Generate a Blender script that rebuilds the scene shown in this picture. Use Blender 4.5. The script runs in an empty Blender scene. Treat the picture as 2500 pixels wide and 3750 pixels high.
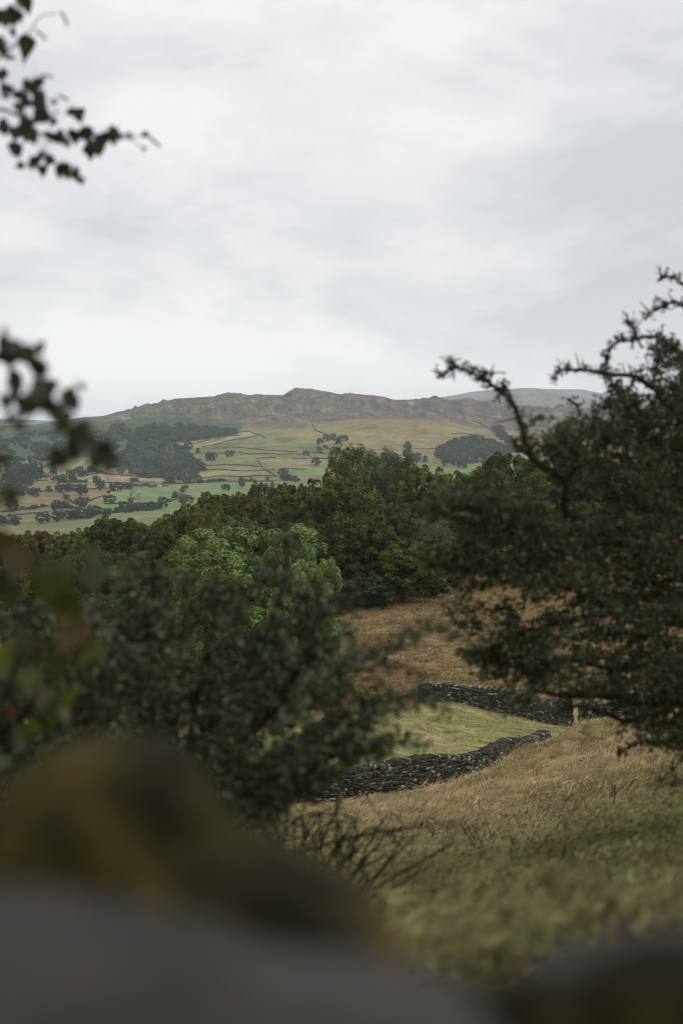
import bpy, math, random
import numpy as np
from mathutils import Vector, Matrix

random.seed(7)
RNG = np.random.default_rng(11)
R = math.radians
sc = bpy.context.scene
COL = sc.collection

# ------------------------------------------------------------------ camera, sky, sun, exposure
FPX = 50.0 / 36.0 * 3750.0
PITCH = math.atan(255.0 / FPX)
cam_data = bpy.data.cameras.new('camera')
cam = bpy.data.objects.new('camera', cam_data)
COL.objects.link(cam)
cam_data.sensor_fit = 'VERTICAL'
cam_data.sensor_height = 36.0
cam_data.sensor_width = 24.0
cam_data.lens = 50.0
cam_data.clip_start = 0.05
cam_data.clip_end = 60000.0
cam.location = (0, 0, 0)
cam.rotation_euler = (R(90) - PITCH, 0, 0)
cam_data.dof.use_dof = True
cam_data.dof.focus_distance = 130.0
cam_data.dof.aperture_fstop = 2.3
cam_data.dof.aperture_blades = 0
sc.camera = cam

SUN_EL, SUN_AZ = R(48), R(105)          # azimuth clockwise from +Y
world = bpy.data.worlds.new('World')
sc.world = world
world.use_nodes = True
nt = world.node_tree
nt.nodes.clear()
def N(t, tp, **kw):
    n = t.nodes.new(tp)
    for k, v in kw.items():
        setattr(n, k, v)
    return n
def ramp(t, stops, src, interp='LINEAR'):
    n = N(t, 'ShaderNodeValToRGB')
    n.color_ramp.interpolation = interp
    el = n.color_ramp.elements
    while len(el) < len(stops):
        el.new(0.5)
    for e, (p, c) in zip(el, stops):
        e.position = p
        e.color = (*c, 1) if len(c) == 3 else c
    t.links.new(src, n.inputs[0])
    return n
out = N(nt, 'ShaderNodeOutputWorld')
sky = N(nt, 'ShaderNodeTexSky', sky_type='NISHITA')
sky.sun_disc = False
sky.sun_elevation = SUN_EL
sky.sun_rotation = SUN_AZ
bg1 = N(nt, 'ShaderNodeBackground'); bg1.inputs[1].default_value = 0.1
nt.links.new(sky.outputs[0], bg1.inputs[0])
tc = N(nt, 'ShaderNodeTexCoord')
mp = N(nt, 'ShaderNodeMapping'); mp.inputs['Scale'].default_value = (1.0, 1.0, 2.3)
mp.inputs['Location'].default_value = (1.9, 0.4, 0.65)
nt.links.new(tc.outputs['Generated'], mp.inputs[0])
n1 = N(nt, 'ShaderNodeTexNoise'); n1.inputs['Scale'].default_value = 3.4; n1.inputs['Detail'].default_value = 7; n1.inputs['Roughness'].default_value = 0.52
n1.inputs['Distortion'].default_value = 0.35
n2 = N(nt, 'ShaderNodeTexNoise'); n2.inputs['Scale'].default_value = 9.0; n2.inputs['Detail'].default_value = 6; n2.inputs['Roughness'].default_value = 0.6
nt.links.new(mp.outputs[0], n1.inputs[0]); nt.links.new(mp.outputs[0], n2.inputs[0])
mx = N(nt, 'ShaderNodeMath', operation='MULTIPLY_ADD'); mx.inputs[1].default_value = 0.42
nt.links.new(n2.outputs[0], mx.inputs[0]); nt.links.new(n1.outputs[0], mx.inputs[2])
cl = ramp(nt, [(0.56, (0.665, 0.675, 0.70)), (0.65, (0.765, 0.775, 0.795)), (0.73, (0.85, 0.855, 0.865)), (0.82, (0.935, 0.935, 0.932))], mx.outputs[0])
bg2 = N(nt, 'ShaderNodeBackground'); bg2.inputs[1].default_value = 1.09
sx3 = N(nt, 'ShaderNodeSeparateXYZ'); nt.links.new(tc.outputs['Generated'], sx3.inputs[0])
mr = N(nt, 'ShaderNodeMapRange'); mr.interpolation_type = 'SMOOTHSTEP'; mr.inputs['From Min'].default_value = 0.03; mr.inputs['From Max'].default_value = 0.12; mr.inputs['To Min'].default_value = 1.27; mr.inputs['To Max'].default_value = 1.05
nt.links.new(sx3.outputs[2], mr.inputs[0]); nt.links.new(mr.outputs[0], bg2.inputs[1])
nt.links.new(cl.outputs[0], bg2.inputs[0])
mix = N(nt, 'ShaderNodeMixShader'); mix.inputs[0].default_value = 0.93
nt.links.new(bg1.outputs[0], mix.inputs[1]); nt.links.new(bg2.outputs[0], mix.inputs[2])
nt.links.new(mix.outputs[0], out.inputs[0])

sun_d = bpy.data.lights.new('sun', 'SUN')
sun_d.energy = 1.1
sun_d.angle = R(30)
sun_d.color = (1.0, 0.97, 0.92)
sun = bpy.data.objects.new('sun', sun_d)
COL.objects.link(sun)
sd = Vector((math.sin(SUN_AZ) * math.cos(SUN_EL), math.cos(SUN_AZ) * math.cos(SUN_EL), math.sin(SUN_EL)))
sun.rotation_euler = (-sd).to_track_quat('-Z', 'Y').to_euler()
sun.location = sd * 50

vs = sc.view_settings
vs.view_transform = 'Standard'; vs.look = 'None'; vs.exposure = 0.0; vs.gamma = 1.0; vs.use_curve_mapping = False
sc.cycles.use_denoising = True
sc.cycles.pixel_filter_type = 'BLACKMAN_HARRIS'
sc.cycles.filter_width = 1.15
sc.cycles.max_bounces = 7
sc.cycles.volume_bounces = 4
sc.cycles.diffuse_bounces = 3
sc.cycles.transparent_max_bounces = 4
HAZE_DENSITY = 0.000062
HAZE_COLOR = (0.80, 0.905, 1.0)

# ------------------------------------------------------------------ helpers
def ray(x, y):
    u, v = (x - 1250.0) / FPX, (1875.0 - y) / FPX
    return np.array([u, math.cos(PITCH) + v * math.sin(PITCH), v * math.cos(PITCH) - math.sin(PITCH)])
def P(x, y, d):
    r = ray(x, y)
    return r * (d / r[1])
def PA(a):
    a = np.asarray(a, float)
    u, v = (a[:, 0] - 1250) / FPX, (1875 - a[:, 1]) / FPX
    yy = math.cos(PITCH) + v * math.sin(PITCH)
    zz = v * math.cos(PITCH) - math.sin(PITCH)
    return np.stack([u / yy * a[:, 2], a[:, 2], zz / yy * a[:, 2]], 1)

def tag(o, label=None, cat=None, group=None, kind=None):
    if label: o['label'] = label
    if cat: o['category'] = cat
    if group: o['group'] = group
    if kind: o['kind'] = kind
    return o
def link(name, data, parent=None, mat=None):
    o = bpy.data.objects.new(name, data)
    COL.objects.link(o)
    if parent is not None: o.parent = parent
    if mat is not None and data is not None:
        data.materials.append(mat)
    return o
def empty(name, loc=(0, 0, 0), rz=0.0):
    o = bpy.data.objects.new(name, None)
    COL.objects.link(o)
    o.empty_display_size = 0.2
    o.location = loc
    o.rotation_euler = (0, 0, rz)
    return o
def mesh(name, V, F, col=None, smooth=False):
    """V (n,3); F (m,k) array of equal-size faces, or a list of such arrays."""
    me = bpy.data.meshes.new(name)
    V = np.asarray(V, np.float32)
    Fs = F if isinstance(F, list) else [F]
    Fs = [np.asarray(f, np.int32) for f in Fs if len(f)]
    me.vertices.add(len(V)); me.vertices.foreach_set('co', V.ravel())
    loops = np.concatenate([f.ravel() for f in Fs])
    sizes = np.concatenate([np.full(len(f), f.shape[1], np.int32) for f in Fs])
    starts = np.concatenate([[0], np.cumsum(sizes)[:-1]]).astype(np.int32)
    me.loops.add(len(loops)); me.loops.foreach_set('vertex_index', loops)
    me.polygons.add(len(sizes)); me.polygons.foreach_set('loop_start', starts)
    if smooth:
        me.polygons.foreach_set('use_smooth', np.ones(len(sizes), bool))
    me.update(calc_edges=True)
    if col is not None:
        a = me.attributes.new('col', 'FLOAT_COLOR', 'POINT')
        c = np.ones((len(V), 4), np.float32); c[:, :3] = col
        a.data.foreach_set('color', c.ravel())
    return me

# vectorised gradient noise
_perm = np.random.default_rng(3).permutation(512).astype(np.int64)
_perm = np.concatenate([_perm, _perm, _perm])
_g3 = np.random.default_rng(4).normal(size=(512, 3)); _g3 /= np.linalg.norm(_g3, axis=1)[:, None]
def noise(p):
    p = np.asarray(p, float)
    i = np.floor(p).astype(np.int64); f = p - i
    i &= 511
    u = f * f * f * (f * (f * 6 - 15) + 10)
    res = 0
    for dx in (0, 1):
        wx = u[..., 0] if dx else 1 - u[..., 0]
        for dy in (0, 1):
            wy = u[..., 1] if dy else 1 - u[..., 1]
            for dz in (0, 1):
                wz = u[..., 2] if dz else 1 - u[..., 2]
                h = _perm[_perm[_perm[(i[..., 0] + dx) & 511] + ((i[..., 1] + dy) & 511)] + ((i[..., 2] + dz) & 511)]
                g = _g3[h]
                res = res + wx * wy * wz * (g[..., 0] * (f[..., 0] - dx) + g[..., 1] * (f[..., 1] - dy) + g[..., 2] * (f[..., 2] - dz))
    return res * 1.6
def fbm(p, oct=4, rough=0.5, lac=2.03):
    p = np.asarray(p, float); s = 0; a = 1; tot = 0
    for k in range(oct):
        s = s + a * noise(p + 17.3 * k); tot += a
        p = p * lac; a *= rough
    return s / tot
def n2d(x, y, sc_, oct=4, seed=0.0, rough=0.5):
    return fbm(np.stack([x / sc_, y / sc_, np.full_like(x, seed)], -1), oct, rough)
def inpoly(x, y, poly):
    poly = np.asarray(poly, float)
    ins = np.zeros(x.shape, bool)
    j = len(poly) - 1
    for i in range(len(poly)):
        xi, yi = poly[i]; xj, yj = poly[j]
        if yi != yj:
            c = ((yi > y) != (yj > y)) & (x < (xj - xi) * (y - yi) / (yj - yi) + xi)
            ins ^= c
        j = i
    return ins

def shade(name, build):
    m = bpy.data.materials.new(name)
    m.use_nodes = True
    t = m.node_tree
    t.nodes.clear()
    o = N(t, 'ShaderNodeOutputMaterial')
    build(t, o)
    return m
def mul(t, a, b):
    n = N(t, 'ShaderNodeMix', data_type='RGBA', blend_type='MULTIPLY'); n.inputs[0].default_value = 1.0
    t.links.new(a, n.inputs[6])
    if isinstance(b, tuple): n.inputs[7].default_value = (*b, 1)
    else: t.links.new(b, n.inputs[7])
    return n.outputs[2]
def noise_node(t, scale, detail=4, rough=0.55, coord=None):
    n = N(t, 'ShaderNodeTexNoise')
    n.inputs['Scale'].default_value = scale; n.inputs['Detail'].default_value = detail; n.inputs['Roughness'].default_value = rough
    if coord is None:
        c = N(t, 'ShaderNodeTexCoord'); coord = c.outputs['Object']
    t.links.new(coord, n.inputs[0])
    return n.outputs[0]

def leaf_mat(name, base, trans=0.25, gloss=0.04, rough=0.45, objcol=True):
    def b(t, o):
        a = N(t, 'ShaderNodeAttribute'); a.attribute_name = 'col'
        c = mul(t, a.outputs['Color'], base)
        if objcol:
            oi = N(t, 'ShaderNodeObjectInfo')
            c = mul(t, c, oi.outputs['Color'])
        d = N(t, 'ShaderNodeBsdfDiffuse'); t.links.new(c, d.inputs[0])
        tr = N(t, 'ShaderNodeBsdfTranslucent'); t.links.new(c, tr.inputs[0])
        m1 = N(t, 'ShaderNodeMixShader'); m1.inputs[0].default_value = trans
        t.links.new(d.outputs[0], m1.inputs[1]); t.links.new(tr.outputs[0], m1.inputs[2])
        g = N(t, 'ShaderNodeBsdfGlossy'); g.inputs['Roughness'].default_value = rough; g.inputs[0].default_value = (0.9, 0.95, 1, 1)
        m2 = N(t, 'ShaderNodeMixShader'); m2.inputs[0].default_value = gloss
        t.links.new(m1.outputs[0], m2.inputs[1]); t.links.new(g.outputs[0], m2.inputs[2])
        t.links.new(m2.outputs[0], o.inputs[0])
    return shade(name, b)
def rough_mat(name, stops, scale=6.0, detail=5, bump=0.3, bump_scale=None, attr=False, objcol=False, rough=0.95):
    def b(t, o):
        n = noise_node(t, scale, detail)
        c = ramp(t, stops, n).outputs[0]
        if attr:
            a = N(t, 'ShaderNodeAttribute'); a.attribute_name = 'col'
            c = mul(t, c, a.outputs['Color'])
        if objcol:
            oi = N(t, 'ShaderNodeObjectInfo')
            c = mul(t, c, oi.outputs['Color'])
        p = N(t, 'ShaderNodeBsdfPrincipled'); p.inputs['Roughness'].default_value = rough
        p.inputs['Specular IOR Level'].default_value = 0.15
        t.links.new(c, p.inputs['Base Color'])
        if bump:
            n2_ = noise_node(t, bump_scale or scale * 3, 5)
            bp = N(t, 'ShaderNodeBump'); bp.inputs['Strength'].default_value = bump
            t.links.new(n2_, bp.inputs['Height']); t.links.new(bp.outputs[0], p.inputs['Normal'])
        t.links.new(p.outputs[0], o.inputs[0])
    return shade(name, b)

# tubes: list of polylines -> one mesh
def tube_arrays(paths, sides=5):
    Vs, Fs, off = [], [], 0
    ang = np.arange(sides) / sides * 2 * math.pi
    ca, sa = np.cos(ang), np.sin(ang)
    for pts, rad in paths:
        pts = np.asarray(pts, float); rad = np.asarray(rad, float)
        if len(pts) < 2: continue
        tan = np.gradient(pts, axis=0); tan /= np.linalg.norm(tan, axis=1)[:, None] + 1e-9
        up = np.array([0.31, 0.22, 0.93]) if abs(tan[0][2]) < 0.8 else np.array([0.9, 0.3, 0.1])
        a = np.cross(tan, up); a /= np.linalg.norm(a, axis=1)[:, None] + 1e-9
        b = np.cross(tan, a)
        ring = pts[:, None, :] + rad[:, None, None] * (ca[None, :, None] * a[:, None, :] + sa[None, :, None] * b[:, None, :])
        n = len(pts)
        Vs.append(ring.reshape(-1, 3))
        i = np.arange(n - 1)[:, None] * sides; j = np.arange(sides)[None, :]; k = (j + 1) % sides
        Fs.append((np.stack([i + j, i + k, i + sides + k, i + sides + j], -1) + off).reshape(-1, 4))
        off += n * sides
    return np.concatenate(Vs), np.concatenate(Fs)
def smooth_path(pts, sub=4):
    """Catmull-Rom through pts"""
    p = np.asarray(pts, float)
    if len(p) < 3: 
        return np.linspace(0, 1, sub + 1)[:, None] * (p[-1] - p[0]) + p[0]
    q = np.vstack([2 * p[0] - p[1], p, 2 * p[-1] - p[-2]])
    out_ = []
    for i in range(len(p) - 1):
        a, b, c, d = q[i:i + 4]
        for t in np.arange(sub) / sub:
            out_.append(0.5 * ((2 * b) + (c - a) * t + (2 * a - 5 * b + 4 * c - d) * t * t + (3 * b - a - 3 * c + d) * t ** 3))
    out_.append(p[-1])
    return np.array(out_)

def frames(nrm, spin):
    """tangent frames for normals (n,3), rotated by spin"""
    h = np.where(np.abs(nrm[:, 2:3]) < 0.9, np.array([[0, 0, 1.0]]), np.array([[1.0, 0, 0]]))
    a = np.cross(nrm, h); a /= np.linalg.norm(a, axis=1)[:, None] + 1e-9
    b = np.cross(nrm, a)
    c, s = np.cos(spin)[:, None], np.sin(spin)[:, None]
    return a * c + b * s, b * c - a * s
def leaf_cards(cen, nrm, size, rng, aspect=0.7, hexa=False, fold=0.18):
    n = len(cen)
    nrm = nrm / (np.linalg.norm(nrm, axis=1)[:, None] + 1e-9)
    L, W = frames(nrm, rng.uniform(0, 6.283, n))
    s = np.asarray(size)[:, None] * 0.5
    f = nrm * s * fold * 2
    if hexa:
        v = np.stack([cen - L * s, cen - L * s * 0.25 + W * s * aspect + f, cen + L * s * 0.5 + W * s * aspect * 0.62 + f,
                      cen + L * s, cen + L * s * 0.5 - W * s * aspect * 0.62 + f, cen - L * s * 0.25 - W * s * aspect + f], 1)
        b = np.arange(n)[:, None] * 6
        F = np.concatenate([b + np.array([[0, 1, 2, 3]]), b + np.array([[0, 3, 4, 5]])])
        return v.reshape(-1, 3), F, 6
    v = np.stack([cen - L * s, cen + W * s * aspect + f, cen + L * s, cen - W * s * aspect + f * 0.4], 1)
    F = np.arange(n * 4).reshape(-1, 4)
    return v.reshape(-1, 3), F, 4

# ------------------------------------------------------------------ terrain
CP = [  # pixel x, pixel y, distance in metres
 (1700,3300,5.5),(2400,3250,5.0),(2450,2960,9),(1500,3200,8.5),(1300,3120,13),(1000,3250,8),(500,3400,6),(0,3500,5.5),(0,3200,10),(600,3150,11),
 (1150,2995,28),(1600,3050,16),(2000,3050,13),(2300,2920,17),(1700,2960,26),(2000,2905,24),(2400,2800,24),
 (1300,2985,36),(1500,2925,43),(1650,2880,45),(1790,2832,46),(1900,2765,46),(2000,2724,45),(2150,2690,44),(2300,2655,42),(2450,2645,40),(2700,2600,38),
 (2150,2770,34),(2250,2720,36),(1000,2990,40),(600,2990,42),(0,3000,45),
 (1000,2960,50),(1250,2945,50),(1500,2905,52),(1760,2850,56),(1900,2800,60),(2000,2770,63),(2200,2720,66),
 (1400,2800,58),(1300,2740,62),(1600,2690,68),(1750,2630,76),(1500,2590,80),(1650,2578,83),(2050,2665,76),(1850,2640,76),(2200,2690,72),(2500,2620,70),
 (1550,2590,86),(1680,2585,88),(1850,2605,88),(1980,2640,82),(2100,2662,78),(2300,2650,78),
 (1480,2605,91),(1380,2625,92),(1300,2515,104),(1600,2480,106),(1400,2360,120),(1700,2310,130),(1250,2260,142),(1500,2190,155),(1650,2150,170),(1900,2105,180),(2200,2110,165),(2450,2050,170),(2300,2300,115),(2450,2480,85),(2700,2500,80),
 (1000,2600,85),(600,2640,90),(0,2650,95),(0,2330,145),(600,2300,150),(1000,2320,140),(0,2120,250),(600,2070,250),(1250,2010,230),(1800,1960,270),(2400,1930,270),
 (0,2020,430),(600,2000,430),(1250,1980,450),(2400,1950,450),(0,1985,900),(1250,1900,900),(2400,1860,900),
 (0,1935,1550),(300,1905,1600),(600,1862,1700),(900,1815,1800),(1250,1790,1900),(1800,1770,2000),(2400,1760,2000),
 (0,1830,1900),(300,1815,1930),(530,1783,2250),(800,1745,2450),(1100,1725,2500),(1500,1715,2600),(1800,1708,2650),(2400,1690,2700),
 (0,1745,2300),(300,1745,2350),(0,1665,2750),(300,1668,2750),(650,1645,2850),(1000,1660,2850),(1200,1655,2950),(1600,1670,2950),
 (900,1590,3350),(1250,1620,3150),(1600,1600,3350),(700,1605,3250),(400,1612,3250),(100,1612,3200),
 (1000,1568,3500),(1150,1552,3600),(1400,1529,3750),(1600,1536,3750),(1800,1570,3650),(2000,1600,3600),(2300,1620,3500),
 (1150,1562,3850),(1400,1542,4000),(1600,1550,4000),(1800,1578,3900),(2100,1600,3900),
 (700,1540,3800),(400,1560,3800),(100,1585,3800),(900,1535,3900),(1200,1535,4150),(1500,1530,4250),(1800,1545,4250),(2100,1560,4250),
]
SKYLINE = [(-500,1590),(-200,1572),(0,1560),(134,1554),(241,1538),(312,1527),(379,1523),(437,1507),(491,1496),(571,1483),(600,1472),(638,1460),(741,1454),(800,1452),(837,1447),(893,1451),
 (941,1443),(990,1446),(1036,1447),(1068,1427),(1132,1423),(1196,1434),(1250,1444),(1298,1442),(1370,1448),(1409,1454),(1441,1464),(1489,1463),(1540,1462),(1601,1458),(1648,1465),(1712,1458),(1760,1468),
 (1808,1466),(1856,1478),(1927,1485),(2007,1497),(2087,1487),(2200,1500),(2350,1505),(2600,1515),(3000,1530)]
CREST = 4700.0
for (x, y) in SKYLINE[::2]:
    CP.append((x, y, CREST)); CP.append((x, y + 30, 5400)); 
cpw = PA(CP)
cx = 1250 + FPX * cpw[:, 0] / cpw[:, 1]
ce = cpw[:, 2] / cpw[:, 1]
cs = np.log(cpw[:, 1])
def feat(X, s):
    return np.stack([np.asarray(X) / 420.0, np.asarray(s) * 2.6], -1)
CF = feat(cx, cs)
def kern(r2): return np.sqrt(r2 + 0.05)
A = kern(((CF[:, None] - CF[None]) ** 2).sum(-1))
npt = len(CF)
M = np.zeros((npt + 3, npt + 3)); M[:npt, :npt] = A + np.eye(npt) * -0.004
Pm = np.c_[np.ones(npt), CF]; M[:npt, npt:] = Pm; M[npt:, :npt] = Pm.T
sol = np.linalg.solve(M, np.r_[ce, 0, 0, 0])
def base_e(X, s):
    f = feat(np.clip(X, -700, 3200), s); sh = f.shape[:-1]; f = f.reshape(-1, 2)
    o = np.empty(len(f))
    for i in range(0, len(f), 20000):
        g = f[i:i + 20000]
        o[i:i + 20000] = kern(((g[:, None] - CF[None]) ** 2).sum(-1)) @ sol[:npt] + np.c_[np.ones(len(g)), g] @ sol[npt:]
    return o.reshape(sh)
sx = np.array([ray(x, y)[0] / ray(x, y)[1] * FPX + 1250 for x, y in SKYLINE]); se = np.array([ray(x, y)[2] / ray(x, y)[1] for x, y in SKYLINE])

Xin = np.arange(-160, 2661, 3.5)
az_in = np.arctan((Xin - 1250) / FPX)
az = np.concatenate([np.linspace(-math.pi, az_in[0], 60)[:-1], az_in, np.linspace(az_in[-1], math.pi, 60)[1:]])
rr = np.concatenate([np.geomspace(2.5, 30, 110)[:-1], np.geomspace(30, 100, 90)[:-1], np.geomspace(100, 200, 50)[:-1], np.geomspace(200, 1450, 40)[:-1],
                     np.geomspace(1450, 4900, 300)[:-1], np.geomspace(4900, 11500, 14)])
AZ, RR = np.meshgrid(az, rr, indexing='ij')
azc = np.clip(AZ, -1.0, 1.0)
XX = 1250 + FPX * np.tan(azc)
DD = RR * np.cos(np.clip(AZ, -0.6, 0.6))
# evaluate on a coarse grid of columns then interpolate is not needed: numpy is quick enough
E = base_e(XX, np.log(DD))
# exact skyline close to the crest
sky_e = np.interp(XX, sx, se)
w = np.exp(-((np.log(DD) - math.log(CREST)) / 0.045) ** 2)
rbf_sky = base_e(XX[:, :1], np.full_like(XX[:, :1], math.log(CREST)))
E = E + w * (sky_e - rbf_sky)
beyond = np.clip(np.log(DD / (CREST * 1.02)) / 0.5, 0, 1) * (DD > CREST)
E = np.where(beyond > 0, np.minimum(E, sky_e) - 0.05 * beyond - 0.004 * np.clip(beyond * 8, 0, 1), E)
behind = np.clip((np.abs(AZ) - 1.0) / 0.9, 0, 1)
E = E * (1 - behind) + behind * np.minimum(0.03, -1.5 / RR + 0.05)
WX, WY = RR * np.sin(AZ), RR * np.cos(AZ)
Z = E * DD
# relief
far_w = np.clip((RR - 2500) / 1500, 0, 1) * np.clip((9000 - RR) / 3000, 0, 1)
rid = np.abs(n2d(WX, WY * 0.8, 330.0, 5, 1.0, 0.55))
rid2 = np.abs(n2d(WX, WY, 90.0, 4, 5.0, 0.6))
ridge_zone = np.clip((E - np.interp(XX, [0, 600, 1000, 1400, 1800, 2400], [-0.002, 0.012, 0.013, 0.0195, 0.013, 0.006])) / 0.006, 0, 1) * (RR > 3000)
crest_damp = 1 - 0.72 * np.exp(-((np.log(RR) - math.log(CREST)) / 0.05) ** 2)
Z -= far_w * ridge_zone * crest_damp * (rid * 95 + rid2 * 55 - 38)
Z += far_w * (1 - ridge_zone) * n2d(WX, WY * 0.7, 120.0, 3, 8.0) * 4.5
Z += np.clip((RR - 1300) / 400, 0, 1) * np.clip((3400 - RR) / 600, 0, 1) * n2d(WX, WY, 170.0, 3, 9.0) * 3.0
nearw = np.clip((RR - 4) / 10, 0, 1) * (RR < 260)
Z += nearw * (n2d(WX, WY, 2.3, 3, 2.0) * 0.10 + n2d(WX, WY, 7.0, 2, 3.0) * 0.12)
hump = np.exp(-(((XX - 2130) / 190) ** 2 + ((np.log(DD) - math.log(40)) / 0.16) ** 2))
Z += hump * (n2d(WX, WY, 1.5, 3, 4.0) * 0.85 + 0.05)
lim = (sky_e - 0.0022 * np.clip((CREST - DD) / 700, 0, 1) - 0.00025) * DD
frontal = (DD > 2600) & (DD <= CREST * 1.03)
Z = np.where(frontal, np.minimum(Z, lim + 2.5 * n2d(WX, WY, 45.0, 3, 61.0)), Z)
jc = int(np.argmin(np.abs(rr - CREST * 1.01)))
Z[:, jc] = np.where(np.abs(AZ[:, jc]) < 0.9, sky_e[:, jc] * DD[:, jc] + 2.0 * n2d(WX[:, jc], WY[:, jc], 30.0, 3, 62.0), Z[:, jc])
EG = Z / DD                     # slope seen from the eye, per column

def ground(x, y):
    """terrain height at world x, y (bilinear on the polar grid)"""
    x = np.asarray(x, float); y = np.asarray(y, float)
    a = np.arctan2(x, y); r = np.hypot(x, y)
    i = np.clip(np.searchsorted(az, a) - 1, 0, len(az) - 2); j = np.clip(np.searchsorted(rr, r) - 1, 0, len(rr) - 2)
    fa = np.clip((a - az[i]) / (az[i + 1] - az[i]), 0, 1); fr = np.clip((r - rr[j]) / (rr[j + 1] - rr[j]), 0, 1)
    return (Z[i, j] * (1 - fa) * (1 - fr) + Z[i + 1, j] * fa * (1 - fr) + Z[i, j + 1] * (1 - fa) * fr + Z[i + 1, j + 1] * fa * fr)
def hit(x, y, d0=1400.0, d1=4700.0):
    """where the ray through a photo pixel meets the terrain between two distances"""
    r = ray(x, y); e = r[2] / r[1]; X = 1250 + FPX * r[0] / r[1]
    i = int(np.clip(np.searchsorted(az, math.atan((X - 1250) / FPX)), 0, len(az) - 1))
    ok = np.where((DD[i] > d0) & (DD[i] < d1) & (EG[i] >= e))[0]
    if len(ok):
        j = ok[0]
        d = DD[i, j]
        if j > 0 and DD[i, j - 1] > d0:
            e0, e1 = EG[i, j - 1], EG[i, j]
            d = DD[i, j - 1] + (DD[i, j] - DD[i, j - 1]) * np.clip((e - e0) / (e1 - e0 + 1e-12), 0, 1)
    else:
        sel = np.where((DD[i] > d0) & (DD[i] < d1))[0]
        d = DD[i, sel[np.argmax(EG[i, sel])]]
    px = r[0] / r[1] * d
    return np.array([px, d, float(ground(px, d))])

# screen row of every terrain vertex (used only to lay out which field is which)
v_ = (EG * math.cos(PITCH) + math.sin(PITCH)) / (math.cos(PITCH) - EG * math.sin(PITCH))
YP = 1875 - FPX * v_
XP = XX
jx = XP + 5 * n2d(WX, WY, 60.0, 3, 11.0); jy = YP + 3 * n2d(WX, WY, 60.0, 3, 12.0)
C = np.zeros(XX.shape + (3,))
def put(mask, col, amt=1.0):
    m = (mask.astype(float) * amt)[..., None]
    C[:] = C * (1 - m) + np.array(col) * m
def smooth(a, lo, hi): return np.clip((a - lo) / (hi - lo), 0, 1)
na = n2d(WX, WY, 260.0, 4, 21.0); nb = n2d(WX, WY, 60.0, 4, 22.0); nc = n2d(WX, WY * 0.6, 900.0, 3, 23.0)
farm_ = RR > 1300
put(farm_, (0.135, 0.135, 0.066))
put(farm_, (0.185, 0.155, 0.085), smooth(na, 0.0, 0.3) * 0.6)
FIELDS = [
 ([(228,1804),(335,1792),(400,1792),(390,1815),(335,1837),(268,1842)], (0.165,0.125,0.070)),
 ([(60,1830),(215,1803),(250,1833),(190,1853),(98,1864),(0,1872),(0,1850)], (0.165,0.130,0.072)),
 ([(110,1765),(265,1760),(250,1775),(107,1793)], (0.175,0.130,0.075)),
 ([(0,1785),(40,1775),(60,1800),(0,1812)], (0.18,0.13,0.08)),
 ([(286,1752),(330,1738),(400,1733),(480,1742),(600,1747),(602,1770),(500,1770),(410,1767),(290,1757)], (0.235,0.185,0.105)),
 ([(320,1738),(370,1722),(400,1732),(330,1740)], (0.235,0.185,0.105)), ([(420,1735),(480,1715),(475,1742),(430,1742)], (0.235,0.18,0.105)),
 ([(145,1720),(190,1710),(185,1730),(155,1733)], (0.245,0.185,0.11)), ([(110,1753),(190,1747),(190,1760),(110,1765)], (0.25,0.18,0.10)),
 ([(255,1710),(300,1685),(310,1680),(300,1700),(270,1716)], (0.225,0.17,0.10)),
 ([(290,1905),(340,1847),(395,1815),(410,1802),(480,1790),(560,1780),(680,1775),(790,1765),(930,1763),(1000,1765),(900,1810),(700,1850),(600,1880),(400,1910)], (0.130,0.165,0.075)),
 ([(375,1852),(450,1845),(440,1868),(380,1868)], (0.11,0.175,0.055)),
 ([(712,1630),(740,1620),(800,1603),(860,1590),(915,1580),(945,1590),(870,1602),(800,1622),(750,1638)], (0.250,0.190,0.105)),
 ([(570,1625),(640,1608),(700,1612),(690,1620),(640,1630),(590,1632)], (0.245,0.185,0.105)),
 ([(770,1632),(850,1618),(900,1620),(870,1632),(790,1640)], (0.075,0.10,0.045)),
 ([(1000,1605),(1080,1590),(1120,1600),(1040,1625)], (0.09,0.115,0.05)),
 ([(1080,1640),(1150,1618),(1250,1630),(1240,1652),(1140,1655)], (0.085,0.11,0.05)),
 ([(735,1735),(830,1718),(985,1722),(980,1742),(860,1748),(720,1760)], (0.20,0.165,0.085)),
 ([(940,1680),(1140,1680),(1150,1715),(980,1715)], (0.175,0.155,0.080)),
 ([(980,1722),(1150,1715),(1100,1745),(1010,1748)], (0.12,0.165,0.06)),
 ([(1580,1705),(1900,1690),(1900,1740),(1600,1745)], (0.125,0.16,0.06)),
 ([(1090,1735),(1200,1700),(1260,1685),(1300,1690),(1200,1740)], (0.12,0.17,0.06)),
]
for poly, c in FIELDS:
    put(inpoly(jx, jy, poly) & farm_, c)
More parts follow.
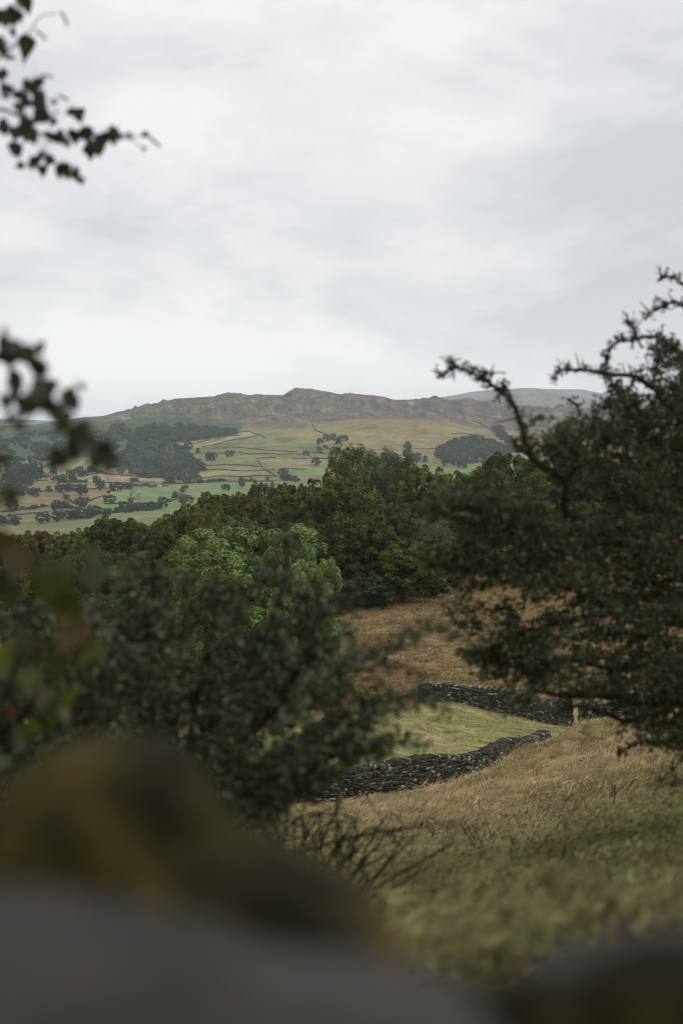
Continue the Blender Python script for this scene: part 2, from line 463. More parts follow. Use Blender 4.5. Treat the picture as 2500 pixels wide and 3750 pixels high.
# upland: dry grass hill, bracken, heather fell
up = farm_ & (YP < np.interp(XP, [0, 300, 420, 520, 640, 720, 900, 1100, 1250, 1500, 1900, 2500], [1665, 1668, 1665, 1640, 1622, 1640, 1578, 1612, 1655, 1680, 1690, 1690]))
put(up, (0.185, 0.150, 0.075))
put(up, (0.135, 0.140, 0.065), smooth(nb, 0.05, 0.35) * 0.7)
put(up, (0.155, 0.105, 0.070), smooth(-na, 0.1, 0.35) * 0.6)
leftw = farm_ & (YP < np.interp(XP, [0, 300, 420, 520, 640, 760, 870, 930], [1690, 1675, 1668, 1645, 1625, 1606, 1592, 1500])) & (XP < 930)
put(leftw, (0.050, 0.080, 0.038))
put(leftw, (0.16, 0.115, 0.070), smooth(nb + na * 0.6, 0.25, 0.45) * 0.8)
fl = np.interp(XP, [-200, 0, 200, 330, 430, 520, 640, 760, 850, 950, 1050, 1150, 1300, 1450, 1600, 1800, 2000, 2600], [1520, 1540, 1548, 1545, 1540, 1528, 1520, 1528, 1545, 1568, 1566, 1555, 1533, 1533, 1540, 1570, 1580, 1580])
fellm = smooth(fl + 9 * nb + 9 * na - YP, -4, 5) * (RR > 3000)
put(fellm > -1, (0.124, 0.104, 0.078), fellm)
put(fellm > -1, (0.105, 0.080, 0.070), fellm * smooth(XP + 350 * na, 1000, 1450) * 0.85)
put(fellm > -1, (0.100, 0.070, 0.055), fellm * smooth(-nb, 0.05, 0.35) * 0.6)
put(fellm > -1, (0.165, 0.140, 0.100), fellm * smooth(nb, 0.12, 0.4) * 0.7)
put(fellm > -1, (0.060, 0.098, 0.045), fellm * smooth(nc + 0.6 * nb, 0.05, 0.28) * (XP < 900) * 0.85)
rockm = smooth(rid2, 0.0, 0.05)
put(fellm > -1, (0.055, 0.048, 0.042), fellm * (1 - rockm) * 0.75)
crag = np.clip((n2d(WX, WY * 0.5, 38.0, 4, 51.0, 0.62) - 0.10) / 0.14, 0, 1)
put(fellm > -1, (0.050, 0.042, 0.038), fellm * crag * 0.75)
scree = np.clip((n2d(WX + 300, WY * 0.5, 45.0, 4, 52.0, 0.62) - 0.16) / 0.12, 0, 1)
put(fellm > -1, (0.205, 0.185, 0.15), fellm * scree * 0.6)
put(up & (fellm < 0.5), (0.115, 0.082, 0.052), np.clip((n2d(WX, WY * 0.4, 70.0, 4, 53.0) - 0.18) / 0.12, 0, 1) * 0.6)
# near hillside
near = RR <= 1300
g1 = n2d(WX, WY, 3.0, 4, 31.0); g2 = n2d(WX, WY, 9.0, 3, 32.0); g3 = n2d(WX, WY * 1.4, 0.8, 3, 33.0)
put(near, (0.150, 0.146, 0.062))
put(near, (0.230, 0.190, 0.100), smooth(g2 + 0.5 * g1, 0.0, 0.4) * 0.75)
ld = np.log(DD)
tan_z = smooth(ld, math.log(14), math.log(28)) * (1 - smooth(ld, math.log(52), math.log(56))) * near
put(near, (0.385, 0.300, 0.175), tan_z * (0.55 + 0.45 * smooth(g1, -0.3, 0.3)))
put(near, (0.230, 0.205, 0.092), tan_z * smooth(-g2 - 0.4 * g1 + 0.25 * (1 - smooth(ld, math.log(24), math.log(38))), 0.02, 0.3) * 0.8)
put(near, (0.290, 0.195, 0.120), tan_z * hump * smooth(g1, 0.0, 0.3) * 0.8)
lawn_z = smooth(ld, math.log(52), math.log(56)) * (1 - smooth(ld, math.log(88), math.log(92))) * near
put(near, (0.270, 0.258, 0.115), lawn_z)
put(near, (0.360, 0.300, 0.170), lawn_z * smooth(g2 + 0.7 * g1 + smooth(ld, math.log(74), math.log(86)) * 0.55, 0.15, 0.5) * 0.85)
brown_z = smooth(ld, math.log(88), math.log(92)) * near
put(near, (0.240, 0.182, 0.094), brown_z)
put(near, (0.205, 0.175, 0.085), brown_z * smooth(g2, 0.0, 0.35) * 0.8)
put(near, (0.215, 0.136, 0.078), brown_z * smooth(-g2 + 0.5 * g1, 0.05, 0.4) * 0.8)
put(near, (0.340, 0.270, 0.165), brown_z * smooth(n2d(WX, WY * 1.5, 20.0, 3, 35.0), 0.1, 0.4) * 0.6)

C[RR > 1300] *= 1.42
C = np.clip(C, 0, 0.45)
def ground_material(name, s1, s2, bump, bdist):
    def b(t, o):
        a = N(t, 'ShaderNodeAttribute'); a.attribute_name = 'col'
        n = noise_node(t, s1, 6, 0.65)
        k = ramp(t, [(0.25, (0.55, 0.55, 0.52)), (0.5, (1.0, 1.0, 1.0)), (0.75, (1.45, 1.4, 1.35))], n).outputs[0]
        n2_ = noise_node(t, s2, 4, 0.6)
        k2 = ramp(t, [(0.3, (0.72, 0.74, 0.70)), (0.5, (1.0, 1.0, 1.0)), (0.7, (1.25, 1.2, 1.15))], n2_).outputs[0]
        c = mul(t, mul(t, a.outputs['Color'], k), k2)
        d = N(t, 'ShaderNodeBsdfDiffuse'); t.links.new(c, d.inputs[0])
        bp = N(t, 'ShaderNodeBump'); bp.inputs['Strength'].default_value = bump; bp.inputs['Distance'].default_value = bdist
        t.links.new(n, bp.inputs['Height']); t.links.new(bp.outputs[0], d.inputs['Normal'])
        t.links.new(d.outputs[0], o.inputs[0])
    return shade(name, b)
M_near = ground_material('meadow turf', 2.2, 0.5, 0.6, 0.08)
M_val = ground_material('valley pasture', 0.06, 0.014, 0.5, 3.0)
M_fell = ground_material('fell heather', 0.05, 0.012, 0.9, 9.0)

def grid_part(name, j0, j1, mat, cap=False):
    V = np.stack([WX[:, j0:j1 + 1], WY[:, j0:j1 + 1], Z[:, j0:j1 + 1]], -1)
    c = C[:, j0:j1 + 1]
    na_, nr = V.shape[:2]
    i = np.arange(na_ - 1)[:, None] * nr; j = np.arange(nr - 1)[None, :]
    F = np.stack([i + j, i + nr + j, i + nr + j + 1, i + j + 1], -1).reshape(-1, 4)
    V = V.reshape(-1, 3); c = c.reshape(-1, 3)
    Fs = [F[:, ::-1]]
    if cap:
        V = np.vstack([V, [[0, 0, -1.6]]]); c = np.vstack([c, c[:1]])
        k = np.arange(na_ - 1) * nr
        Fs.append(np.stack([np.full(na_ - 1, len(V) - 1), k + nr, k], 1))
    o = link(name, mesh(name, V, Fs, c, smooth=True), None, mat)
    return tag(o, kind='structure')
J1 = int(np.searchsorted(rr, 600)); J2 = int(np.searchsorted(rr, 3350)); 
grid_part('meadow', 0, J1, M_near, cap=True)
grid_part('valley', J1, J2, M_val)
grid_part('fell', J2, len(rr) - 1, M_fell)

# the long mountain far behind the fell
MT = [(1300,1490),(1450,1476),(1529,1466),(1609,1456),(1670,1445),(1728,1434),(1808,1426),(1927,1420),(2007,1424),(2127,1426),(2206,1442),(2260,1455),(2400,1462),(2600,1480),(3000,1520)]
mxp = np.arange(1200, 3101, 6.0)
mh = np.array([ray(0, y)[2] / ray(0, y)[1] for y in np.interp(mxp, [p[0] for p in MT], [p[1] for p in MT])])
rows = np.linspace(0, 1, 60)
TX, TT = np.meshgrid(mxp, rows, indexing='ij')
md = 8200 + 1800 * TT
prof = np.sin(TT * math.pi * 0.5 / 0.62) ** 1.0 * (TT <= 0.62) + np.cos((TT - 0.62) / 0.38 * math.pi * 0.5) * (TT > 0.62)
mz = (mh[:, None] * 9300) * prof - 70 * (1 - prof)
mxw = (TX - 1250) / FPX * md
gul = np.abs(n2d(mxw, md * 0.55, 420.0, 5, 41.0, 0.55))
mz -= gul * 95 * np.clip(1 - np.abs(prof - 0.55) * 2.1, 0, 1) * (TT < 0.62)
mcol = np.array([0.25, 0.24, 0.215]) * (1 + 0.5 * n2d(mxw, md, 700.0, 4, 42.0))[..., None]
mcol = mcol * (0.7 + 0.3 * smooth(gul, 0.0, 0.1))[..., None]
nn = TX.shape[1]; i = np.arange(TX.shape[0] - 1)[:, None] * nn; j = np.arange(nn - 1)[None]
F = np.stack([i + j, i + nn + j, i + nn + j + 1, i + j + 1], -1).reshape(-1, 4)
tag(link('mountain', mesh('mountain', np.stack([mxw, md, mz], -1).reshape(-1, 3), F, mcol.reshape(-1, 3), True), None, M_fell), kind='structure')

dx_ = np.arange(-900, 420, 12.0); dt_ = np.linspace(0, 1, 30)  # added ridge standing in for the dark blue cloud base, left horizon
TX, TT = np.meshgrid(dx_, dt_, indexing='ij')
md = 11000 + 1400 * TT
hy = np.interp(dx_, [-900, -300, 0, 120, 240, 330, 420], [1515, 1522, 1533, 1538, 1545, 1556, 1580])
mh = np.array([ray(0, y)[2] / ray(0, y)[1] for y in hy])
mxw = (TX - 1250) / FPX * md
prof = np.sin(TT * math.pi * 0.5 / 0.6) * (TT <= 0.6) + np.cos((TT - 0.6) / 0.4 * math.pi * 0.5) * (TT > 0.6)
mz2 = (mh[:, None] * 11840 + 150) * prof - 150 + 8 * n2d(mxw, md, 260.0, 4, 45.0)
nn = TX.shape[1]; i = np.arange(TX.shape[0] - 1)[:, None] * nn; j = np.arange(nn - 1)[None]
F = np.stack([i + j, i + nn + j, i + nn + j + 1, i + j + 1], -1).reshape(-1, 4)
tag(link('cloud_band_ridge', mesh('cloud_band_ridge', np.stack([mxw, md, mz2], -1).reshape(-1, 3), F, np.tile((0.12, 0.13, 0.10), (TX.size, 1)), True), None, M_fell), kind='structure')

# ------------------------------------------------------------------ haze
def haze_build(t, o):
    v = N(t, 'ShaderNodeVolumePrincipled')
    v.inputs['Color'].default_value = (*HAZE_COLOR, 1)
    v.inputs['Density'].default_value = HAZE_DENSITY
    v.inputs['Anisotropy'].default_value = 0.0
    t.links.new(v.outputs[0], o.inputs['Volume'])
zmin, zmax = float(min(Z.min(), mz.min())) - 1.5, float(max(Z[:, :].max(), mz.max(), 3.0)) + 6.0
hx = 13000.0
hv = [(sx_ * hx, sy_ * hx, z_) for z_ in (zmin, zmax) for sy_ in (-1, 1) for sx_ in (-1, 1)]
hf = [(0, 2, 3, 1), (4, 5, 7, 6), (0, 1, 5, 4), (2, 6, 7, 3), (0, 4, 6, 2), (1, 3, 7, 5)]
tag(link('haze', mesh('haze', hv, np.array(hf)), None, shade('valley air', haze_build)), kind='stuff')

# ------------------------------------------------------------------ dry stone walls
M_stone = rough_mat('lichen stone', [(0.30, (0.035, 0.033, 0.031)), (0.50, (0.085, 0.080, 0.074)), (0.66, (0.12, 0.115, 0.10)), (0.74, (0.36, 0.36, 0.33))], scale=5.0, detail=6, bump=0.5, objcol=True)
M_stonej = rough_mat('lichen stone mixed', [(0.30, (0.035, 0.033, 0.031)), (0.50, (0.085, 0.080, 0.074)), (0.66, (0.12, 0.115, 0.10)), (0.74, (0.36, 0.36, 0.33))], scale=5.0, detail=6, bump=0.5, attr=True)
def stone_arrays(rng):
    """chamfered, jittered block, about 1 x 1 x 1"""
    c = 0.5; k = 0.36
    V = []
    for sx_ in (-1, 1):
        for sy_ in (-1, 1):
            for sz_ in (-1, 1):
                j = rng.uniform(0.82, 1.12, 3)
                V += [(sx_ * c * j[0], sy_ * k * j[1], sz_ * k * j[2]), (sx_ * k * j[0], sy_ * c * j[1], sz_ * k * j[2]), (sx_ * k * j[0], sy_ * k * j[1], sz_ * c * j[2])]
    import bmesh
    bm = bmesh.new()
    for v in V: bm.verts.new(v)
    bmesh.ops.convex_hull(bm, input=list(bm.verts))
    bmesh.ops.triangulate(bm, faces=list(bm.faces))
    bm.verts.index_update()
    vv = np.array([v.co[:] for v in bm.verts]); ff = np.array([[v.index for v in f.verts] for f in bm.faces])
    bm.free()
    return vv, ff
_r = np.random.default_rng(5)
STONES = [stone_arrays(_r) for _ in range(14)]
STONE_MESH = []
for k, (v, f) in enumerate(STONES):
    me = mesh('stone_block', v, f); me.materials.append(M_stone); STONE_MESH.append(me)

def stone_wall(name, pts, height, width, label, course=0.088, length=(0.14, 0.36), parts=300, seed=0, lich=1.1, group='dry stone walls on the hillside', end0=False, end1=False):
    """pts: polyline of world x,y; stones laid in courses on both faces with cope stones on top"""
    rng = np.random.default_rng(seed)
    path = smooth_path(pts, 6)
    seg = np.linalg.norm(np.diff(path, axis=0), axis=1); cum = np.r_[0, np.cumsum(seg)]; L = cum[-1]
    def at(s):
        x = np.interp(s, cum, path[:, 0]); y = np.interp(s, cum, path[:, 1])
        x2 = np.interp(s + 0.3, cum, path[:, 0]); y2 = np.interp(s + 0.3, cum, path[:, 1]); x1 = np.interp(s - 0.3, cum, path[:, 0]); y1 = np.interp(s - 0.3, cum, path[:, 1])
        return x, y, math.atan2(y2 - y1, x2 - x1)
    root = empty(name, (*path[0], float(ground(*path[0]))))
    tag(root, label, 'stone wall', group)
    base = np.array(root.location)
    # hearting: dark packed core, slightly inside the face stones
    ss = np.arange(0, L + 0.4, 0.5); cv = []
    for s in ss:
        s = min(s, L); x, y, a = at(s); z = float(ground(x, y)); h = height * 0.93 + 0.1 * math.sin(s * 0.9 + seed)
        nx, ny = -math.sin(a), math.cos(a)
        for (w_, z_) in ((-width * 0.42, -0.25), (-width * 0.27, h - 0.06), (width * 0.27, h - 0.06), (width * 0.42, -0.25)):
            cv.append((x + nx * w_ - base[0], y + ny * w_ - base[1], z + z_ - base[2]))
    n = len(ss); i = np.arange(n - 1)[:, None] * 4; j = np.arange(4)[None]; k = (j + 1) % 4
    F = np.stack([i + j, i + 4 + j, i + 4 + k, i + k], -1).reshape(-1, 4)
    F = np.vstack([F, [[0, 1, 2, 3]], [[4 * n - 1, 4 * n - 2, 4 * n - 3, 4 * n - 4]]])
    cme = mesh('hearting', cv, F, np.full((len(cv), 3), 0.55)); link('hearting', cme, root, M_stonej)
    items = []   # (x,y,z,rz,tilt,lx,ly,lz)
    for side in (-1, 1):
        zc = -0.1
        row = 0
        while zc < height + 0.15:
            s = rng.uniform(-0.2, 0.0)
            ch = course * rng.uniform(0.75, 1.35)
            while s < L:
                l = rng.uniform(*length) * (1.5 if row < 2 and rng.random() < 0.4 else 1)
                x, y, a = at(np.clip(s + l / 2, 0, L)); g = float(ground(x, y))
                hh = height * 0.93 + 0.1 * math.sin(s * 0.9 + seed)
                if zc < hh:
                    inset = width * (0.5 - 0.13 * zc / height)
                    nx, ny = -math.sin(a) * side, math.cos(a) * side
                    o = inset - 0.12 + rng.uniform(-0.03, 0.035)
                    items.append((x + nx * o, y + ny * o, g + zc + rng.uniform(-0.02, 0.02), a + rng.normal(0, 0.06), rng.normal(0, 0.07), l * 1.04, 0.32, ch * rng.uniform(0.9, 1.25), side, 0))
                s += l
            zc += ch * 0.97; row += 1
    s = 0.0
    while s < L:                       # cope stones standing on edge
        l = rng.uniform(0.06, 0.15)
        x, y, a = at(min(s + l / 2, L)); g = float(ground(x, y)); hh = height * 0.93 + 0.1 * math.sin(s * 0.9 + seed)
        items.append((x, y, g + hh + 0.05, a + rng.normal(0, 0.12), rng.normal(0.25, 0.2), l, width * 0.72, rng.uniform(0.09, 0.26), -1, 1))
        s += l * rng.uniform(0.85, 1.1)
    for e, s in ((end0, 0.0), (end1, L)):       # squared wall head
        if not e: continue
        x, y, a = at(s)
        for c in range(int(height / 0.14) + 1):
            items.append((x, y, float(ground(x, y)) + c * 0.14, a + 1.57 + rng.normal(0, 0.05), 0, width * (1.0 - 0.03 * c), 0.34, 0.15, -1, 1))
    def shows(it):
        return (it[0] * it[0] + it[1] * it[1]) ** 0.5 - (20 if it[8] < 0 else 0) - (5 if it[9] else 0) - 40 * it[5] * it[7]
    vis = [it for it in items if it[8] < 0 or it[9]]
    rest_i = [it for it in items if not (it[8] < 0 or it[9])]
    vis.sort(key=shows)
    keep = vis[:parts]; rest_i += vis[parts:]
    Vr, Fr, Cr, off = [], [], [], 0
    for q, it in enumerate(keep + rest_i):
        x, y, z, rz, tl, lx, ly, lz, sd_, cp_ = it
        k = int(rng.integers(len(STONES)))
        mat_ = Matrix.Translation((x - base[0], y - base[1], z - base[2])) @ Matrix.Rotation(rz, 4, 'Z') @ Matrix.Rotation(tl, 4, 'Y') @ Matrix.Diagonal((lx, ly, lz, 1))
        u = rng.random()
        tone = rng.uniform(0.32, 1.05) * lich if u < 1 - 0.15 * lich or lx * lz > 0.032 else rng.uniform(1.6, 4.2)
        tint = (tone * rng.uniform(0.95, 1.08), tone, tone * rng.uniform(0.84, 0.97))
        if q < len(keep):
            o = bpy.data.objects.new('stone', STONE_MESH[k]); COL.objects.link(o); o.parent = root
            o.matrix_local = mat_; o.color = (*tint, 1)
        else:
            v, f = STONES[k]; m = np.array(mat_)
            Vr.append(v @ m[:3, :3].T + m[:3, 3]); Fr.append(f + off); off += len(v); Cr.append(np.tile(tint, (len(v), 1)))
    if Vr:
        tag(link('packed_stones', mesh('packed_stones', np.concatenate(Vr), np.concatenate(Fr), np.concatenate(Cr)), root, M_stonej), kind='stuff')
    return root
def xy(lst): return [tuple(P(x, y, d)[:2]) for x, y, d in lst]
stone_wall('stone_wall', xy([(880,2960,52),(1080,2950,51),(1250,2945,51),(1500,2905,53),(1760,2850,57),(1900,2800,61),(1990,2772,63.5)]), 1.1, 0.7,
           'dark dry stone wall slanting up to the right below the green paddock', seed=1)
stone_wall('stone_wall', xy([(1545,2592,88.5),(1600,2590,87),(1680,2588,86),(1800,2600,85),(1900,2615,84),(1990,2640,81),(2075,2660,78)]), 1.42, 0.75,
           'curved lichened dry stone wall along the far side of the paddock, left of the gap', seed=2, lich=1.35, end1=True)
stone_wall('stone_wall', xy([(2128,2664,77.5),(2230,2660,77),(2350,2655,78),(2500,2650,80)]), 1.5, 0.75,
           'short piece of dry stone wall right of the gap, behind the hawthorn', seed=3, lich=1.35, end0=True)

# ------------------------------------------------------------------ grass (uncountable)
def tuft_mesh(name, n, h, spread, lean, seed, w0=0.006):
    rng = np.random.default_rng(seed)
    V, F = [], []
    for q in range(n):
        a = rng.uniform(0, 6.283); r0 = rng.uniform(0, spread) ; hh = h * rng.uniform(0.5, 1.1)
        b = np.array([math.cos(a) * r0, math.sin(a) * r0, -0.02])
        l = np.array([math.cos(a) * rng.uniform(0.2, 1) + rng.normal(0, .25), math.sin(a) * rng.uniform(0.2, 1) + rng.normal(0, .25), 0]) * lean * hh + np.array([0.55, -0.15, 0]) * lean * hh
        t = rng.uniform(0, 6.283); wv = np.array([math.cos(t), math.sin(t), 0]) * w0 * rng.uniform(0.7, 1.4)
        m = b + l * 0.35 + np.array([0, 0, hh * 0.66]); e = b + l * 1.1 + np.array([0, 0, hh * rng.uniform(0.3, 0.85)])
        k = len(V); V += [b - wv, b + wv, m + wv * .8, m - wv * .8, e]
        F.append((k, k + 1, k + 2, k + 3)); F.append((k + 3, k + 2, k + 4, k + 4))
    F4 = np.array([f for f in F if f[2] != f[3]]); F3 = np.array([f[:3] for f in F if f[2] == f[3]])
    return mesh(name, V, [F4, F3])
def grass_mat_b(t, o):
    a = N(t, 'ShaderNodeAttribute'); a.attribute_name = 'col'; a.attribute_type = 'INSTANCER'
    d = N(t, 'ShaderNodeBsdfDiffuse'); t.links.new(a.outputs['Color'], d.inputs[0])
    tr = N(t, 'ShaderNodeBsdfTranslucent'); t.links.new(a.outputs['Color'], tr.inputs[0])
    m1 = N(t, 'ShaderNodeMixShader'); m1.inputs[0].default_value = 0.3
    t.links.new(d.outputs[0], m1.inputs[1]); t.links.new(tr.outputs[0], m1.inputs[2]); t.links.new(m1.outputs[0], o.inputs[0])
M_grass = shade('grass blades', grass_mat_b)
def scatter(name, pts, cols, scales, src_mesh, mat, tilt=0.25, seed=0, spin=(0, 6.283)):
    """one 'stuff' object: instances of src_mesh on a point cloud mesh"""
    src = bpy.data.objects.new(name + '_source', src_mesh)
    if not src_mesh.materials: src_mesh.materials.append(mat)
    me = bpy.data.meshes.new(name)
    me.vertices.add(len(pts)); me.vertices.foreach_set('co', np.asarray(pts, np.float32).ravel())
    a = me.attributes.new('col', 'FLOAT_COLOR', 'POINT'); c = np.ones((len(pts), 4), np.float32); c[:, :3] = cols; a.data.foreach_set('color', c.ravel())
    rng = np.random.default_rng(seed)
    sc3 = np.asarray(scales, np.float32)
    if sc3.ndim == 1: sc3 = np.repeat(sc3[:, None], 3, 1)
    a = me.attributes.new('scl', 'FLOAT_VECTOR', 'POINT'); a.data.foreach_set('vector', sc3.ravel())
    rot = np.stack([rng.normal(0, tilt, len(pts)), rng.normal(0, tilt, len(pts)), rng.uniform(*spin, len(pts))], 1).astype(np.float32)
    a = me.attributes.new('rot', 'FLOAT_VECTOR', 'POINT'); a.data.foreach_set('vector', rot.ravel())
    o = link(name, me)
    g = bpy.data.node_groups.new(name + ' scatter', 'GeometryNodeTree')
    g.interface.new_socket('Geometry', in_out='INPUT', socket_type='NodeSocketGeometry')
    g.interface.new_socket('Geometry', in_out='OUTPUT', socket_type='NodeSocketGeometry')
    gi, go = g.nodes.new('NodeGroupInput'), g.nodes.new('NodeGroupOutput')
    iop = g.nodes.new('GeometryNodeInstanceOnPoints'); oi = g.nodes.new('GeometryNodeObjectInfo'); oi.inputs['Object'].default_value = src
    an = []
    for nm in ('rot', 'scl'):
        q = g.nodes.new('GeometryNodeInputNamedAttribute'); q.data_type = 'FLOAT_VECTOR'; q.inputs[0].default_value = nm; an.append(q)
    g.links.new(gi.outputs[0], iop.inputs['Points']); g.links.new(oi.outputs['Geometry'], iop.inputs['Instance'])
    e2r = g.nodes.new('FunctionNodeEulerToRotation')
    g.links.new(an[0].outputs[0], e2r.inputs[0]); g.links.new(e2r.outputs[0], iop.inputs['Rotation']); g.links.new(an[1].outputs[0], iop.inputs['Scale'])
    g.links.new(iop.outputs[0], go.inputs[0])
    md_ = o.modifiers.new('scatter', 'NODES'); md_.node_group = g
    return tag(o, kind='stuff')
def terrain_color(x, y):
    a = np.arctan2(x, y); r = np.hypot(x, y)
    i = np.clip(np.searchsorted(az, a), 0, len(az) - 1); j = np.clip(np.searchsorted(rr, r), 0, len(rr) - 1)
    return C[i, j]
def grass_zone(name, n, d0, d1, h, spread, lean, blades, seed, bright, power=1.0, w0=0.006, smin=0.6, smax=1.4, X0=-250, X1=2800, clump=0.7):
    rng = np.random.default_rng(seed)
    d = (d0 ** power + rng.random(n) * (d1 ** power - d0 ** power)) ** (1 / power)
    X = rng.uniform(X0, X1, n)
    x = (X - 1250) / FPX * d
    z = ground(x, d)
    c = terrain_color(x, d) * bright * rng.uniform(0.7, 1.35, (n, 1)) * rng.uniform(0.93, 1.07, (n, 3))
    cl_ = n2d(x, d, clump, 3, 77.0)
    s = rng.uniform(smin, smax, n) * np.clip(1 + 1.5 * cl_, 0.3, 2.2)
    q_ = n2d(x, d * 0.8, clump * 0.7, 3, 91.0)
    c = c * np.clip(1 + 1.5 * q_, 0.35, 2.0)[:, None] * np.stack([1 + 0.25 * cl_, np.ones(n), 1 + 0.1 * cl_], 1)
    return scatter(name, np.stack([x, d, z], 1), c, s, tuft_mesh(name + '_tuft', blades, h, spread, lean, seed, w0), M_grass, 0.22, seed, (-1.1, 1.1))
grass_zone('rough_grass', 26000, 1.7, 26, 0.020, 0.15, 2.6, 26, 1, 1.2, 1.2, 0.005, clump=0.45)
grass_zone('tussock_grass', 26000, 16, 53, 0.085, 0.22, 2.4, 30, 2, 1.3, 1.6, 0.008, clump=1.0)
grass_zone('seed_stalks', 900, 10, 50, 0.42, 0.10, 0.25, 4, 6, 0.9, 1.6, 0.003)
grass_zone('paddock_grass', 16000, 52, 92, 0.055, 0.26, 1.4, 22, 3, 1.2, 1.8, 0.010, X0=700)
grass_zone('hillside_grass', 22000, 88, 200, 0.12, 0.55, 1.8, 26, 4, 1.3, 1.8, 0.022, X0=900)

# ------------------------------------------------------------------ trees of the wood
M_bark = rough_mat('bark', [(0.3, (0.03, 0.026, 0.02)), (0.7, (0.10, 0.09, 0.075))], scale=8.0, bump=0.6)
M_leaf = leaf_mat('woodland leaves', (1.0, 1.0, 1.0), 0.25, 0.0, 0.6)
def crown_arrays(seed, clumps, per, leaf, shape='oak', amp=0.30, big=1.0):
    """crown in a unit box: radius 1, height 0..1; leaf clumps spread over and through the volume"""
    rng = np.random.default_rng(seed)
    d = rng.normal(size=(clumps, 3)); d /= np.linalg.norm(d, axis=1)[:, None]
    d[:, 2] = np.where(d[:, 2] < -0.8, -d[:, 2], d[:, 2])
    lump = 1 + amp * fbm(d * 1.9 + seed * 3.1, 3)
    inner = rng.random(clumps) < 0.22
    rad = np.where(inner, rng.uniform(0.35, 0.7, clumps), rng.uniform(0.76, 0.98, clumps)) * lump
    dh = np.linalg.norm(d[:, :2], axis=1)[:, None] + 1e-6
    box_ = (1 - np.abs(d[:, 2:3]) ** 2.7) ** (1 / 2.7)
    d_ = np.concatenate([d[:, :2] / dh * box_, np.sign(d[:, 2:3]) * np.abs(d[:, 2:3]) ** 0.85], 1)
    if shape == 'oak':
        nl = 26
        fz = 1 - 1.88 * (np.arange(nl) + 0.5) / nl; fa = np.arange(nl) * 2.39996 + rng.normal(0, 0.25, nl); fr = np.sqrt(1 - fz ** 2)
        ld_ = np.stack([fr * np.cos(fa), fr * np.sin(fa), fz], 1)
        dome = np.stack([ld_[:, 0], ld_[:, 1], np.sign(fz) * np.abs(fz) ** 0.9], 1) * (1 + 0.22 * (fr * np.abs(fz))[:, None])
        lc = dome * rng.uniform(0.52, 0.68, (nl, 1)); lc[:, 2] = np.minimum(lc[:, 2], rng.uniform(0.40, 0.54, nl)); lr_ = rng.uniform(0.26, 0.42, nl)
        li = rng.integers(0, nl, clumps)
        q = d * 0.9 + ld_[li] * 0.7 + np.array([0, 0, 0.12]); q /= np.linalg.norm(q, axis=1)[:, None]
        p_ = lc[li] + q * (lr_[li] * rng.uniform(0.82, 1.08, clumps))[:, None]
        p_ = np.where(inner[:, None], d_ * rad[:, None] * 0.8, p_)
        pos = p_ * np.array([0.92, 0.92, 0.46]) + np.array([0, 0, 0.49])
        d = np.where(inner[:, None], d, q)
        cr = rng.uniform(0.12, 0.25, clumps) * big
    elif shape == 'tall':
        taper = 1 - 0.18 * np.clip(d[:, 2:3], 0, 1)
        pos = d_ * rad[:, None] * np.concatenate([0.8 * taper, 0.8 * taper, np.full_like(taper, 0.46)], 1) + np.array([0, 0, 0.52])
        cr = rng.uniform(0.12, 0.22, clumps)
    else:   # cone
        h = rng.uniform(0.05, 1, clumps) ** 1.25; a = rng.uniform(0, 6.283, clumps); q = (1 - h) * 0.9 * rng.uniform(0.55, 1.0, clumps) + 0.04
        pos = np.stack([np.cos(a) * q, np.sin(a) * q, 0.06 + h * 0.92], 1); cr = 0.08 + 0.14 * (1 - h)
        d = np.stack([np.cos(a), np.sin(a), np.full(clumps, 0.5)], 1)
    asp = np.array([1, 1, 0.48])
    cd = rng.normal(size=(clumps, per, 3)); cd += d[:, None] * 0.55 + np.array([0, 0, 0.35])
    cd /= np.linalg.norm(cd, axis=2)[..., None]
    rr_ = rng.uniform(0.5, 1.0, (clumps, per, 1)) ** 0.6 * 1.08
    cen = pos[:, None] + cd * rr_ * cr[:, None, None] * asp
    nr = cd + rng.normal(0, 0.42, cd.shape) + np.array([0, 0, 0.15])
    nr[..., 2] *= 1.6
    tone = (rng.uniform(0.7, 1.25, clumps)[:, None] * rng.uniform(0.65, 1.45, (clumps, per)))
    hue = rng.normal(0, 0.06, clumps)[:, None] + rng.normal(0, 0.04, (clumps, per))
    c = np.stack([tone * (1 + hue * 1.5), tone, tone * (1 - hue)], -1)
    return cen.reshape(-1, 3), nr.reshape(-1, 3), np.full(clumps * per, leaf) * rng.uniform(0.7, 1.3, clumps * per), c.reshape(-1, 3), pos
def crown_mesh(name, seed, clumps, per, leaf, shape='oak', aspect=0.75, amp=0.30, big=1.0):
    cen, nr, s, c, pos = crown_arrays(seed, clumps, per, leaf, shape, amp, big)
    V, F, k = leaf_cards(cen * np.array([1, 1, 2.1]), nr, s, np.random.default_rng(seed + 99), aspect)   # unit crown is about twice as high as its radius
    V = V * np.array([1, 1, 1 / 2.1])
    me = mesh(name, V, F, np.repeat(c, k, 0)); me.materials.append(M_leaf)
    return me, pos
